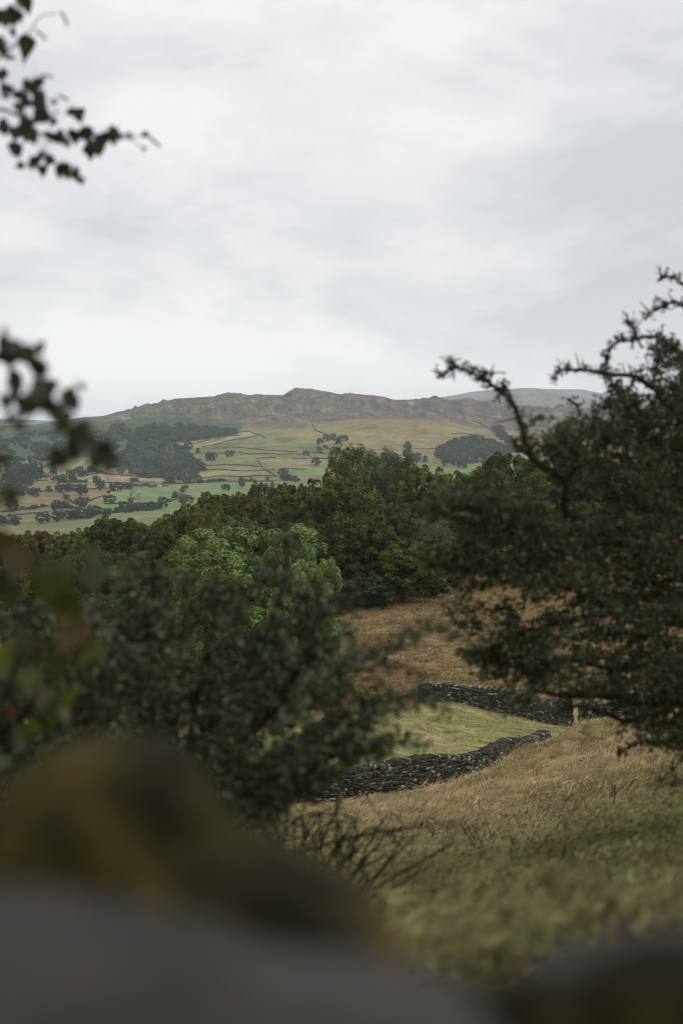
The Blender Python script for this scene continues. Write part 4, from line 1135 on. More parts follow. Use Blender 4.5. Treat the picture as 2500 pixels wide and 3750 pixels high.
for t in [
 ('B',[(250,285),(350,255),(430,225),(560,205),(640,185),(700,180),(740,200),(790,212),(830,240)],'thin stone wall along the top of the orange strip field on the fell side'),
 ('B',[(420,246),(560,216),(635,216)],'short stone wall inside the orange strip field'),
 ('B',[(310,308),(420,290),(500,265),(640,240),(770,220)],'stone wall along the lower side of the orange strip field'),
 ('B',[(310,318),(450,320),(560,312),(650,315),(780,330),(900,340),(1010,345),(1115,352)],'long stone wall along the top of the upper pasture with two round trees'),
 ('B',[(230,368),(300,357),(420,366),(520,352),(600,350),(700,366),(850,361),(960,370),(1080,366)],'stone wall passing the two round trees in the upper pasture'),
 ('B',[(1080,366),(1170,378),(1220,392)],'short wall running down to the right from the small round tree'),
 ('B',[(760,400),(780,430),(800,465),(830,495),(860,512),(930,552)],'stone wall running downhill through the middle of the pale pastures'),
 ('B',[(770,404),(860,395),(940,401)],'short stone wall at the head of the downhill wall'),
 ('B',[(1040,406),(1130,405),(1220,401)],'short stone wall left of the dark spreading tree'),
 ('B',[(345,463),(480,456),(600,455),(700,462),(790,469)],'stone wall below the left round tree in the upper pasture'),
 ('B',[(260,516),(350,498),(450,492),(600,504),(700,506),(800,504),(860,497),(930,490)],'stone wall second above the bright green field, left of the downhill wall'),
 ('B',[(930,490),(1050,490),(1200,494)],'stone wall right of the downhill wall under the pale pasture'),
 ('B',[(260,580),(400,554),(500,548),(640,553),(780,546),(930,550)],'stone wall first above the hedge line of the bright green field'),
 ('B',[(0,612),(150,609),(300,601),(450,590),(600,592),(740,590),(930,590)],'dark thick wall and hedge along the top of the bright green field'),
 ('B',[(1190,355),(1300,362),(1410,376)],'stone wall along the foot of the bracken bank'),
 ('B',[(1205,406),(1300,405),(1400,406)],'stone wall below the bracken bank at the right'),
 ('B',[(1215,110),(1230,150),(1260,180),(1330,202)],'stone wall climbing the dry grass hill above the bracken bank'),
 ('B',[(1262,280),(1262,352)],'short wall dropping straight down from the bracken bank'),
 ('A',[(0,507),(100,501),(220,483),(300,470),(430,456)],'stone wall across the lower left below the brown field'),
 ('A',[(60,542),(150,531),(280,518),(430,506)],'stone wall above the lone tree in the lowest field'),
 ('A',[(510,345),(540,390),(600,430),(640,442)],'thick stone wall slanting down between the two brown fields'),
 ('A',[(500,346),(620,331),(750,319),(900,312)],'pale edged wall along the top of the brown field'),
 ('A',[(640,216),(730,201),(850,186),(900,196),(1050,209),(1110,206)],'stone wall along the top of the tan field by the farm'),
 ('A',[(245,259),(350,251),(420,246)],'short stone wall below the small grey house'),
 ('A',[(250,336),(400,336),(470,331)],'stone wall under the pale field left of the dark row'),
 ('A',[(740,416),(800,390),(880,370)],'stone wall between the brown field and the bright green field'),
 ('A',[(850,441),(1000,438),(1200,436),(1290,446)],'stone wall along the bottom of the bright green field'),
 ('A',[(1380,426),(1450,400),(1490,345),(1530,300)],'stone wall running up the right of the bright green field'),
 ('A',[(630,560),(750,532),(900,512),(1080,502)],'hedge-topped wall below the long clump of trees'),
 ('A',[(850,266),(960,266),(1060,272)],'stone wall left of the farm under the tan field'),
 ('A',[(1310,272),(1400,276),(1560,271)],'stone wall right of the farm barns'),
 ('A',[(310,152),(400,127),(470,112)],'stone wall climbing above the small grey house'),
 ('C',[(500,300),(560,300),(620,310),(700,345),(760,365)],'stone wall along the upper edge of the copse'),
 ('C',[(330,370),(410,370),(470,365)],'short wall left of the copse'),
 ('C',[(590,240),(640,255),(680,280),(720,320)],'stone wall over the shoulder of the dry grass hill'),
]: field_wall(*t)

# ------------------------------------------------------------------ farm buildings
M_slate = rough_mat('slate roof', [(0.3, (0.10, 0.10, 0.105)), (0.7, (0.17, 0.165, 0.165))], scale=1.2, bump=0.1)
M_rubble = rough_mat('farm stone', [(0.3, (0.055, 0.05, 0.045)), (0.7, (0.12, 0.11, 0.095))], scale=1.5, bump=0.1)
M_pale = rough_mat('white sheet cladding', [(0.3, (0.55, 0.55, 0.53)), (0.7, (0.66, 0.66, 0.64))], scale=1.0, bump=0)
M_dark = rough_mat('dark opening', [(0.3, (0.012, 0.012, 0.012)), (0.7, (0.02, 0.02, 0.02))], scale=1.0, bump=0)
def box(x0, x1, y0, y1, z0, z1):
    V = np.array([(x, y, z) for z in (z0, z1) for y in (y0, y1) for x in (x0, x1)], float)
    return V, np.array([(0, 2, 3, 1), (4, 5, 7, 6), (0, 1, 5, 4), (2, 6, 7, 3), (0, 4, 6, 2), (1, 3, 7, 5)])
def house(name, panel, u, v, L, W, H, ridge, rz, label, wins=3, chimney=True, wall_mat=None, end_mat=None, cat='building', big_door=False):
    x, y, k = ab(panel, u, v); b = hit(x, y)
    root = empty(name, (b[0], b[1], b[2] - 0.3), R(rz)); tag(root, label, cat, 'stone buildings in the far valley')
    wm = wall_mat or M_rubble
    a, w2 = L / 2, W / 2
    V = np.array([(-a, -w2, 0), (a, -w2, 0), (a, w2, 0), (-a, w2, 0), (-a, -w2, H), (a, -w2, H), (a, w2, H), (-a, w2, H), (-a, 0, H + ridge - .15), (a, 0, H + ridge - .15)])
    me = mesh('wall', V, [np.array([(0, 1, 5, 4), (2, 3, 7, 6)]), np.array([(1, 2, 6, 9, 5), (3, 0, 4, 8, 7)])]); link('wall', me, root, wm)
    e, t = 0.4, 0.25
    V = []
    for sx_ in (-a - e, a + e):
        V += [(sx_, -w2 - e, H - ridge * e / w2), (sx_, 0, H + ridge), (sx_, w2 + e, H - ridge * e / w2), (sx_, -w2 - e, H - ridge * e / w2 + t), (sx_, 0, H + ridge + t), (sx_, w2 + e, H - ridge * e / w2 + t)]
    F = [(0, 1, 7, 6), (1, 2, 8, 7), (3, 9, 10, 4), (4, 10, 11, 5), (0, 6, 9, 3), (2, 5, 11, 8), (0, 3, 4, 1), (1, 4, 5, 2), (6, 7, 10, 9), (7, 8, 11, 10)]
    rf = link('roof', mesh('roof', V, np.array(F)), root, M_slate)
    if chimney:
        for cx_ in (-a + 0.8, a - 0.8):
            vv, ff = box(cx_ - .45, cx_ + .45, -.4, .4, H + ridge - 0.3, H + ridge + 1.5); link('chimney', mesh('chimney', vv, ff), rf, M_rubble)
    for q in range(wins):
        xx = -a + L * (q + 0.5) / wins
        for zz in ((1.0, 2.2), (3.4, 4.5)) if H > 4.5 else ((1.2, 2.4),):
            vv, ff = box(xx - .5, xx + .5, -w2 - .06, -w2 + .05, *zz); wn = link('window', mesh('window', vv, ff), root, M_dark)
            vv, ff = box(xx - .6, xx + .6, -w2 - .15, -w2 + .05, zz[0] - .15, zz[0] - .01); link('sill', mesh('sill', vv, ff), wn, M_pale)
    xx = -a + L * 0.42
    if big_door:
        vv, ff = box(xx - 1.8, xx + 1.8, -w2 - .08, -w2 + .05, 0.0, 3.4)
    else:
        vv, ff = box(xx - .5, xx + .5, -w2 - .08, -w2 + .05, 0.0, 2.1)
    link('door', mesh('door', vv, ff), root, M_dark)
    if end_mat:
        vv, ff = box(a - L * 0.45, a + 0.02, -w2 - .12, -w2 + .02, 0.1, H - .1); link('cladding', mesh('cladding', vv, ff), root, end_mat)
    return root
house('farmhouse', 'A', 1205, 290, 26, 8, 5.2, 2.8, 4, 'long grey stone farmhouse with slate roof above the bright green field', 5)
house('barn', 'A', 1128, 292, 20, 9, 3.2, 2.6, -12, 'low dark barn left of the farmhouse', 2, False, big_door=True)
house('barn', 'A', 1280, 296, 19, 9, 3.6, 2.2, 3, 'barn with white clad end right of the farmhouse', 2, False, None, M_pale, big_door=True)
house('shed', 'A', 1243, 300, 9, 7, 3.0, 1.8, 0, 'small stone shed between the farmhouse and the white clad barn', 1, False)
house('shed', 'A', 1352, 292, 13, 6, 2.0, 1.2, 6, 'low dark shed standing apart at the right end of the farm', 1, False)
house('grey_house', 'A', 380, 222, 14, 8, 5.0, 3.0, 15, 'small grey stone house among dark trees at the left of the valley', 3)
house('cottage', 'A', 75, 600, 15, 8, 5.0, 3.0, -8, 'dark stone cottage among trees at the lower left edge of the valley', 3)

# ------------------------------------------------------------------ near hawthorn, bush, birch sprays
M_twig = rough_mat('dark twig bark', [(0.3, (0.016, 0.013, 0.010)), (0.7, (0.05, 0.043, 0.034))], scale=30.0, bump=0.3)
def polyfill(polys, n, rng, dr):
    """random points (px,py,d) inside weighted pixel outlines at real distances"""
    outp = []
    for poly, wgt, dd in polys:
        poly = np.array(poly, float); m = int(n * wgt); c = 0
        while c < m:
            x = rng.uniform(poly[:, 0].min(), poly[:, 0].max(), 200); y = rng.uniform(poly[:, 1].min(), poly[:, 1].max(), 200)
            ok = inpoly(x, y, poly); x, y = x[ok], y[ok]
            d_ = rng.uniform(*(dd or dr), len(x))
            outp.append(np.c_[x, y, d_][:m - c]); c += len(x[:m - c])
    return np.concatenate(outp)
def sprays(px, n_each, length, aim, rng, sig):
    """turn scattered pixel-and-distance points into short straight shoots; aim(x, y) gives each shoot its heading"""
    w_ = PA(px); out_ = []
    for (x, y, d), c in zip(px, w_):
        h = aim(x, y) + rng.normal(0, 0.45, 3); h /= np.linalg.norm(h); L = length * rng.uniform(0.6, 1.3)
        t = np.linspace(-0.5, 0.5, n_each)[:, None]
        sag = np.array([0, 0, -0.12 * L]) * t * t * 4
        out_.append(c + h * t * L + sag + rng.normal(0, sig, (n_each, 3)))
    return np.concatenate(out_)
def grow(limbs, attract, rng, kink=0.16):
    """limbs: list of (world pts, r0, r1); every attractor is joined to the nearest wood by a crooked twig"""
    nodes = np.concatenate([l[0] for l in limbs])
    d2 = np.array([((nodes - a) ** 2).sum(1).min() for a in attract])
    segs = []
    buf = np.zeros((len(nodes) + len(attract) * 4, 3)); buf[:len(nodes)] = nodes; cnt = len(nodes)
    for a in attract[np.argsort(d2)]:
        q = ((buf[:cnt] - a) ** 2).sum(1); i = int(q.argmin()); s = buf[i].copy(); L = math.sqrt(q[i])
        if L < 1e-3: continue
        m1 = s + (a - s) * 0.35 + rng.normal(0, kink * L * 0.5, 3); m2 = s + (a - s) * 0.7 + rng.normal(0, kink * L * 0.5, 3)
        pth = np.array([s, m1, m2, a])
        buf[cnt:cnt + 3] = pth[1:]; cnt += 3
        segs.append((pth, L))
    return segs
def foliage(segs, rng, per_m, size, spread, base, var=0.3, skip=0.0):
    cen = []
    for pth, L in segs:
        n = rng.poisson(per_m * L)
        if n == 0 or rng.random() < skip: continue
        t = rng.uniform(0.1, 1.08, n); i = np.clip((t * 3).astype(int), 0, 2); f = (t * 3 - i)[:, None]
        cen.append(pth[i] * (1 - f) + pth[i + 1] * f + rng.normal(0, spread, (n, 3)))
    cen = np.concatenate(cen)
    nrm = rng.normal(0, 0.75, cen.shape) + np.array([0, 0, 0.85])
    s = size * np.exp(rng.normal(0, 0.32, len(cen)))
    V, F, k = leaf_cards(cen, nrm, s, rng, 0.55, True, 0.16)
    tone = rng.uniform(1 - var, 1 + var, (len(cen), 1)); hue = rng.normal(0, 0.1, (len(cen), 1))
    c = np.array(base) * tone * np.concatenate([1 + hue, np.ones_like(hue), 1 - hue], 1)
    return V, F, np.repeat(c, k, 0)
def limb(px, r0, r1, sub=5):
    p = smooth_path(PA(px), sub)
    return (p, np.linspace(r0, r1, len(p)))
M_haw = leaf_mat('hawthorn leaves', (1.0, 1.0, 1.0), 0.22, 0.014, 0.5, objcol=False)

# hawthorn tree on the right
rng = np.random.default_rng(21)
trunk_base = P(2760, 2960, 8.6); trunk_base[2] = float(ground(trunk_base[0], trunk_base[1])) - 0.1
tb = trunk_base
def wp(x, y, d): return P(x, y, d)
trunk_pts = smooth_path(np.array([tb, wp(2740, 2750, 8.5), wp(2680, 2560, 8.3), wp(2640, 2300, 8.1), wp(2620, 2000, 8.0), wp(2600, 1700, 7.9), wp(2590, 1400, 7.9), wp(2570, 1150, 7.9)]), 5)
H_L = [(trunk_pts, np.linspace(0.14, 0.02, len(trunk_pts))),
 limb([(2630,2150,8.1),(2450,2080,7.8),(2250,1980,7.4),(2120,1900,7.2),(2061,1875,7.1),(2068,1766,7.0),(2029,1735,7.0),(1946,1671,6.9),(1914,1581,6.9),(1889,1505,6.9),(1857,1454,6.8),(1812,1422,6.8),(1774,1390,6.8),(1723,1365,6.8),(1672,1342,6.8),(1653,1318,6.8)], 0.026, 0.0025),
 limb([(1672,1342,6.8),(1640,1361,6.8),(1605,1380,6.8)], 0.006, 0.003),
 limb([(1840,1440,6.8),(1852,1412,6.8)], 0.006, 0.003), limb([(1760,1384,6.8),(1790,1352,6.8)], 0.005, 0.003),
 limb([(2068,1766,7.0),(2112,1709,7.0),(2176,1658,7.1),(2230,1590,7.2),(2250,1500,7.3),(2300,1430,7.4),(2330,1360,7.4)], 0.016, 0.004),
 limb([(1946,1671,6.9),(1900,1640,6.8),(1880,1610,6.8)], 0.010, 0.005),
 limb([(2061,1875,7.1),(1950,1880,6.8),(1800,1860,6.6),(1680,1850,6.5),(1560,1868,6.4)], 0.014, 0.003),
 limb([(2250,1980,7.4),(2050,2020,7.0),(1850,2060,6.7),(1700,2080,6.5),(1590,2110,6.4)], 0.018, 0.003),
 limb([(2600,1700,7.9),(2500,1560,7.7),(2420,1450,7.6),(2330,1380,7.5),(2233,1371,7.4),(2170,1358,7.4),(2093,1355,7.4),(2049,1358,7.4),(2029,1396,7.4)], 0.020, 0.003),
 limb([(2590,1500,7.9),(2540,1350,7.8),(2482,1282,7.7),(2406,1237,7.6),(2323,1243,7.6),(2253,1256,7.5),(2221,1307,7.5),(2215,1345,7.5)], 0.014, 0.003),
 limb([(2329,1240,7.6),(2316,1205,7.6),(2291,1148,7.6)], 0.005, 0.003),
 limb([(2590,1300,7.9),(2540,1180,7.8),(2490,1120,7.7),(2444,1110,7.6),(2390,1140,7.6),(2355,1173,7.6)], 0.010, 0.003),
 limb([(2575,1160,7.9),(2530,1070,7.8),(2500,1042,7.7),(2444,1012,7.7),(2399,1030,7.7)], 0.009, 0.003),
 limb([(2640,2300,8.1),(2450,2280,7.7),(2250,2250,7.3),(2050,2280,7.0),(1900,2330,6.8),(1780,2380,6.7),(1690,2430,6.7)], 0.024, 0.003),
 limb([(2660,2450,8.2),(2450,2420,7.8),(2250,2450,7.4),(2080,2420,7.1),(1950,2480,6.9),(1930,2440,6.9)], 0.022, 0.004),
 limb([(2680,2560,8.3),(2450,2580,7.8),(2289,2561,7.5),(2151,2544,7.3),(2036,2550,7.1),(1967,2504,7.0),(1921,2446,7.0)], 0.024, 0.004),
 limb([(2450,2600,7.8),(2300,2640,7.6),(2203,2607,7.5),(2094,2590,7.4),(2020,2620,7.3)], 0.014, 0.003),
 limb([(2700,2640,8.4),(2550,2700,8.2),(2450,2720,8.1),(2350,2720,8.0),(2290,2750,8.0)], 0.018, 0.003)]
att = polyfill([
 ([(2250,1420),(2360,1330),(2500,1250),(2640,1150),(2640,1700),(2200,1700),(2080,1600),(2150,1480)], 0.17, (6.9, 8.7)),
 ([(2050,1560),(2250,1480),(2640,1600),(2640,2100),(2100,2100),(1900,2050),(1980,1850),(2080,1780),(2050,1660)], 0.24, (6.7, 8.6)),
 ([(1960,1640),(2080,1560),(2120,1700),(2040,1760)], 0.02, (6.8, 7.2)),
 ([(1560,2060),(1700,1980),(1850,1900),(2050,1900),(2200,2200),(1900,2120),(1700,2120)], 0.12, (6.3, 7.2)),
 ([(1580,1880),(1750,1830),(1950,1850),(1980,1900),(1750,1890)], 0.055, (6.3, 6.9)),
 ([(2000,2080),(2640,2050),(2640,2560),(2300,2500),(2100,2400),(1960,2320),(1880,2250)], 0.20, (6.7, 8.8)),
 ([(1690,2440),(1790,2360),(1880,2290),(2000,2280),(2150,2420),(2050,2560),(1950,2480),(1840,2470)], 0.07, (6.5, 7.4)),
 ([(2150,2480),(2640,2480),(2640,2780),(2480,2760),(2280,2740),(2330,2640),(2200,2600)], 0.11, (7.0, 8.8)),
 ([(1640,2290),(1760,2240),(1900,2200),(1960,2300),(1800,2320)], 0.02, (6.5, 7.0)),
 ([(2270,1560),(2640,1350),(2640,2750),(2380,2640),(2240,2350),(2280,1850)], 0.30, (7.4, 9.0)),
 ([(2640,1100),(2900,1300),(3000,2000),(2900,2700),(2640,2750)], 0.10, (7.2, 9.0)),
], 340, rng, (6.8, 8.6))
haim = lambda x, y: np.array([-1.0, rng.uniform(-0.6, 0.3), 0.30 + (2100 - y) / 1500.0])
segs = grow(H_L, sprays(att, 8, 0.34, haim, rng, 0.020), rng, 0.08)
# short leafy spurs all along the hand-laid outer limbs
spur = []
for p, r in H_L[1:]:
    for q in range(len(p) - 1):
        for _ in range(2):
            e = p[q] + rng.normal(0, 0.022, 3) * (1.7 if rng.random() < 0.2 else 1) + np.array([-0.006, 0, 0.012]); m = (p[q] + e) / 2
            spur.append((np.array([p[q], p[q] * .6 + e * .4, p[q] * .3 + e * .7, e]), 0.06))
hroot = empty('hawthorn_tree', tuple(tb))
tag(hroot, 'dark spreading hawthorn filling the right side, one long bare twig pointing left', 'tree')
def rel(V, root): return V - np.array(root.location)
V, F = tube_arrays([H_L[0]], 9); link('trunk', mesh('trunk', rel(V, hroot), F, None, True), hroot, M_twig)
for p, r in H_L[1:]:
    V, F = tube_arrays([(p + rng.normal(0, 0.004, p.shape), r * rng.uniform(0.85, 1.2, len(r)))], 6); link('limb', mesh('limb', rel(V, hroot), F, None, True), hroot, M_twig)
V, F = tube_arrays([(s, np.array([0.0045, 0.0038, 0.003, 0.002]) * (1 + 1.2 * min(L, 0.6))) for s, L in segs + spur], 4)
tag(link('twigs', mesh('twigs', rel(V, hroot), F), hroot, M_twig), kind='stuff')
V, F, c = foliage(segs, rng, 300, 0.024, 0.020, (0.080, 0.090, 0.044), 0.55)
V2, F2, c2 = foliage(spur, rng, 58, 0.019, 0.011, (0.092, 0.090, 0.046), 0.4)
tag(link('foliage', mesh('foliage', rel(np.vstack([V, V2]), hroot), np.vstack([F, F2 + len(V)]), np.vstack([c, c2])), hroot, M_haw), kind='stuff')
# dead twigs hanging under the lower right boughs
dl = [limb([(2560,2700,8.2),(2520,2760,8.1),(2480,2800,8.0),(2430,2850,8.0),(2392,2905,8.0)], 0.008, 0.003)]
da = PA(polyfill([([(2390,2830),(2440,2770),(2520,2740),(2560,2800),(2540,2900),(2470,2920),(2400,2930)], 1, (7.8, 8.4))], 46, rng, None))
ds = grow(dl, da, rng, 0.3)
V, F = tube_arrays(dl + [(s, np.array([0.004, 0.0035, 0.003, 0.002])) for s, L in ds], 4)
link('dead_twigs', mesh('dead_twigs', rel(V, hroot), F), hroot, M_twig)

# hawthorn bush, lower left
rng = np.random.default_rng(33)
bx = P(650, 3100, 5.3); bx[2] = float(ground(bx[0], bx[1])) - 0.05
broot = empty('hawthorn_bush', tuple(bx))
tag(broot, 'large dark bush with small grey-green leaves filling the lower left behind the mossy wall', 'bush')
BK = np.array([1, 1, 1.15])
def bl(px, r0, r1): 
    p = smooth_path(np.vstack([[bx + rng.normal(0, 0.1, 3) * np.array([1, 1, 0])], PA(np.array(px) * BK)]), 5)
    return (p, np.linspace(r0, r1, len(p)))
B_L = [bl([(600,2850,4.5),(500,2550,4.4),(480,2300,4.4),(470,2150,4.4)], 0.03, 0.004),
 bl([(640,2800,4.5),(620,2500,4.4),(575,2250,4.4),(560,2080,4.4),(555,2010,4.4)], 0.03, 0.003),
 bl([(750,2800,4.4),(880,2500,4.3),(1000,2250,4.2),(1050,2080,4.2),(1050,1960,4.2),(1040,1880,4.2)], 0.014, 0.002),
 bl([(800,2850,4.3),(1000,2600,4.2),(1120,2400,4.1),(1160,2250,4.1),(1170,2140,4.1)], 0.025, 0.003),
 bl([(850,2900,4.3),(1100,2720,4.1),(1300,2600,4.0),(1450,2560,4.0),(1580,2530,3.9)], 0.022, 0.003),
 bl([(850,2950,4.3),(1100,2820,4.1),(1280,2740,4.0),(1420,2720,3.9)], 0.018, 0.003),
 bl([(800,2800,4.4),(1000,2500,4.1),(1250,2420,4.0),(1450,2330,3.9),(1600,2290,3.8)], 0.007, 0.0015),
 bl([(450,2900,4.6),(250,2650,4.6),(100,2450,4.6),(0,2300,4.6)], 0.026, 0.004),
 bl([(400,2950,4.6),(150,2850,4.6),(-100,2750,4.6)], 0.022, 0.004),
 bl([(700,2700,4.5),(760,2400,4.4),(800,2200,4.4),(790,2080,4.4)], 0.022, 0.003)]
att = polyfill([
 ([(-150,2350),(100,2260),(350,2250),(560,2440),(760,2420),(960,2390),(1090,2450),(1180,2420),(1100,2900),(700,3000),(300,2900),(-150,2950)], 0.62, (3.8, 5.4)),
 ([(420,2180),(520,2120),(600,2200),(620,2350),(430,2350)], 0.03, (4.2, 4.6)), ([(535,2010),(580,2010),(600,2200),(540,2200)], 0.012, (4.3, 4.5)),
 ([(980,2200),(1030,1890),(1070,1900),(1100,2100),(1080,2270)], 0.010, (4.1, 4.4)), ([(1120,2400),(1155,2150),(1185,2160),(1200,2400)], 0.025, (4.0, 4.3)),
 ([(1100,2450),(1250,2500),(1400,2550),(1560,2510),(1480,2600),(1440,2740),(1330,2760),(1200,2860),(1080,2880)], 0.08, (3.7, 4.5)),
 ([(1200,2430),(1400,2350),(1600,2275),(1620,2300),(1480,2370),(1300,2450)], 0.015, (3.75, 4.0)),
 ([(300,2430),(420,2360),(700,2370),(1000,2350),(1130,2440),(1100,2520),(500,2520)], 0.08, (3.9, 4.6)),
 ([(-150,2450),(300,2400),(480,2900),(-150,2950)], 0.22, (4.2, 5.2)),
 ([(600,2260),(800,2080),(860,2200),(900,2300)], 0.03, (4.2, 4.6)),
 ([(700,2900),(1050,2850),(1080,2930),(950,3000),(750,3020)], 0.06, (3.8, 4.8)),
], 330, rng, (3.8, 5.2))
baim = lambda x, y: np.array([(x - 650) / 420.0, rng.uniform(-0.5, 0.5), 1.0 - max(0.0, (x - 1100) / 500.0)])
segs = grow(B_L, sprays(att * BK, 8, 0.26, baim, rng, 0.016), rng, 0.10)
for p, r in B_L:
    V, F = tube_arrays([(p, r)], 6); link('stem', mesh('stem', rel(V, broot), F, None, True), broot, M_twig)
V, F = tube_arrays([(s, np.array([0.004, 0.0033, 0.0026, 0.0018]) * (1 + L)) for s, L in segs], 4)
tag(link('twigs', mesh('twigs', rel(V, broot), F), broot, M_twig), kind='stuff')
spur = []
for p, r in B_L:
    for q in range(len(p) // 2, len(p) - 1):
        for _ in range(2):
            e = p[q] + rng.normal(0, 0.03, 3)
            spur.append((np.array([p[q], p[q] * .6 + e * .4, p[q] * .3 + e * .7, e]), 0.06))
V, F, c = foliage(segs, rng, 330, 0.022, 0.020, (0.088, 0.100, 0.052), 0.65)
V2, F2, c2 = foliage(spur, rng, 50, 0.021, 0.014, (0.084, 0.094, 0.048), 0.5)
tag(link('foliage', mesh('foliage', rel(np.vstack([V, V2]), broot), np.vstack([F, F2 + len(V)]), np.vstack([c, c2])), broot, M_haw), kind='stuff')

# bare bramble tangle at the foot of the bush
rng = np.random.default_rng(44)
tg = P(1050, 3130, 6.2); tg[2] = float(ground(tg[0], tg[1]))
troot = empty('bramble_tangle', tuple(tg)); tag(troot, 'tangle of bare dark bramble stems on the grass at the foot of the bush', 'bramble')
for q in range(80):
    x0 = rng.uniform(880, 1300); a = P(x0, 3120, rng.uniform(5.6, 6.6)); a[2] = float(ground(a[0], a[1]))
    x1 = x0 + rng.normal(60, 170); y1 = rng.uniform(2960, 3200)
    b = P(x1, y1, rng.uniform(5.4, 6.8)); b[2] = max(b[2], float(ground(b[0], b[1])) + 0.03)
    m = (a + b) / 2 + np.array([rng.normal(0, .12), rng.normal(0, .10), abs(rng.normal(0.10, .10))])
    p = smooth_path([a, m, b], 5); V, F = tube_arrays([(p, np.linspace(0.0065, 0.002, len(p)))], 5)
    link('stem', mesh('stem', rel(V, troot), F, None, True), troot, M_twig)
p = smooth_path(PA([(1000,3150,6.0),(1200,3090,5.9),(1400,3045,5.8),(1590,3025,5.7)]), 5); V, F = tube_arrays([(p, np.linspace(0.008, 0.003, len(p)))], 5)
link('stem', mesh('stem', rel(V, troot), F, None, True), troot, M_twig)

# birch sprays hanging into the top left, and the near sapling at the left edge: every leaf its own piece
def birch_leaf_mesh(seed):
    rng = np.random.default_rng(seed)
    prof = [(0, 0.0), (0.08, 0.30), (0.22, 0.44), (0.36, 0.42), (0.55, 0.28), (0.75, 0.14), (0.9, 0.05), (1.0, 0.0)]
    V = []; F = []
    curl = rng.uniform(0.05, 0.22); cup = rng.uniform(0.1, 0.3)
    for t, w_ in prof:
        y = -curl * t * t; j = rng.uniform(0.92, 1.08)
        V += [(-w_ * j, y + cup * w_, -t), (0, y, -t), (w_ * j, y + cup * w_, -t)]
    for q in range(len(prof) - 1):
        b = q * 3
        F += [(b, b + 1, b + 4, b + 3), (b + 1, b + 2, b + 5, b + 4)]
    V += [(-0.012, 0, 0.35), (0.012, 0, 0.35), (0.012, 0, 0), (-0.012, 0, 0)]; k = len(V) - 4; F.append((k, k + 1, k + 2, k + 3))
    return mesh('birch_leaf', V, np.array(F), np.ones((len(V), 3)), True)
M_birch = leaf_mat('birch leaves', (1, 1, 1), 0.35, 0.015, 0.4)
BL = [birch_leaf_mesh(k) for k in range(5)]
for m in BL: m.materials.append(M_birch)
def put_leaf(root, x, y, d, size_px, rng, col, rot=None):
    o = bpy.data.objects.new('leaf', BL[rng.randrange(len(BL))]); COL.objects.link(o); o.parent = root
    s = size_px / FPX * d
    o.location = Vector(P(x, y, d)) + Vector((0, 0, s * 0.5)) - root.location
    o.rotation_euler = (rng.gauss(0, 0.45), (rng.gauss(0, 0.5) if rot is None else rot), rng.gauss(0, 0.5)); o.scale = (s, s, s)
    q = rng.uniform(0.75, 1.25); o.color = (col[0] * q, col[1] * q, col[2] * q, 1)
    return o
def catkin(root, x0, y0, x1, y1, d):
    a, b = P(x0, y0, d), P(x1, y1, d); p = smooth_path([a, (a + b) / 2 + np.array([0.001, 0, 0.001]), b], 3)
    V, F = tube_arrays([(p, np.array([0.0015] + [0.0035] * (len(p) - 2) + [0.0015]))], 6)
    link('catkin', mesh('catkin', rel(V, root), F, None, True), root, M_catkin)
M_catkin = rough_mat('catkin', [(0.3, (0.06, 0.05, 0.035)), (0.7, (0.12, 0.10, 0.07))], scale=60, bump=0.3)
rl = random.Random(9)
bt = np.array([-2.6, 4.6, 0.0]); bt[2] = float(ground(bt[0], bt[1])) - 0.1
biroot = empty('birch_tree', tuple(bt)); tag(biroot, 'birch with thin hanging leafy twigs reaching in from the left, its trunk outside the frame', 'tree')
biroot_w = np.array(biroot.location)
tp = smooth_path([bt, bt + np.array([0.05, 0, 1.5]), bt + np.array([0.0, 0.05, 3.2]), bt + np.array([0.1, 0, 5.0])], 5)
V, F = tube_arrays([(tp, np.linspace(0.09, 0.03, len(tp)))], 9)
M_birchbark = rough_mat('birch bark', [(0.35, (0.06, 0.05, 0.045)), (0.5, (0.45, 0.43, 0.40)), (0.8, (0.6, 0.58, 0.55))], scale=6, bump=0.4)
link('trunk', mesh('trunk', rel(V, biroot), F, None, True), biroot, M_birchbark)
def branch(pts, r0, r1, start=None):
    w_ = PA(pts)
    if start is not None: w_ = np.vstack([[start], w_])
    p = smooth_path(w_, 6); V, F = tube_arrays([(p, np.linspace(r0, r1, len(p)))], 6); link('branch', mesh('branch', rel(V, biroot), F, None, True), biroot, M_twig)
K = .4464
def q1(u, v): return u * K, v * K
D1 = 4.0
branch([(-250,380,4.2),(-40,240,D1),(40,180,D1),(110,115,D1),(150,60,D1),(215,50,D1)], 0.005, 0.0012, tp[13])
branch([(-250,420,4.2),(-30,400,D1),(60,420,D1),(130,480,D1),(200,500,D1),(300,500,D1),(400,498,D1),(470,505,D1),(530,550,D1)], 0.0055, 0.0012, tp[12])
branch([(130,480,D1),(160,540,D1),(210,600,D1),(300,670,D1)], 0.002, 0.001)
branch([(60,420,D1),(110,340,D1),(150,280,D1),(190,280,D1)], 0.002, 0.001); branch([(470,505,D1),(540,495,D1),(590,540,D1)], 0.0018, 0.001)
branch([(-250,150,4.2),(-60,100,D1),(0,70,D1),(60,30,D1),(110,0,D1)], 0.004, 0.0012, tp[15])
BG = (0.036, 0.044, 0.014); BD = (0.024, 0.032, 0.014)
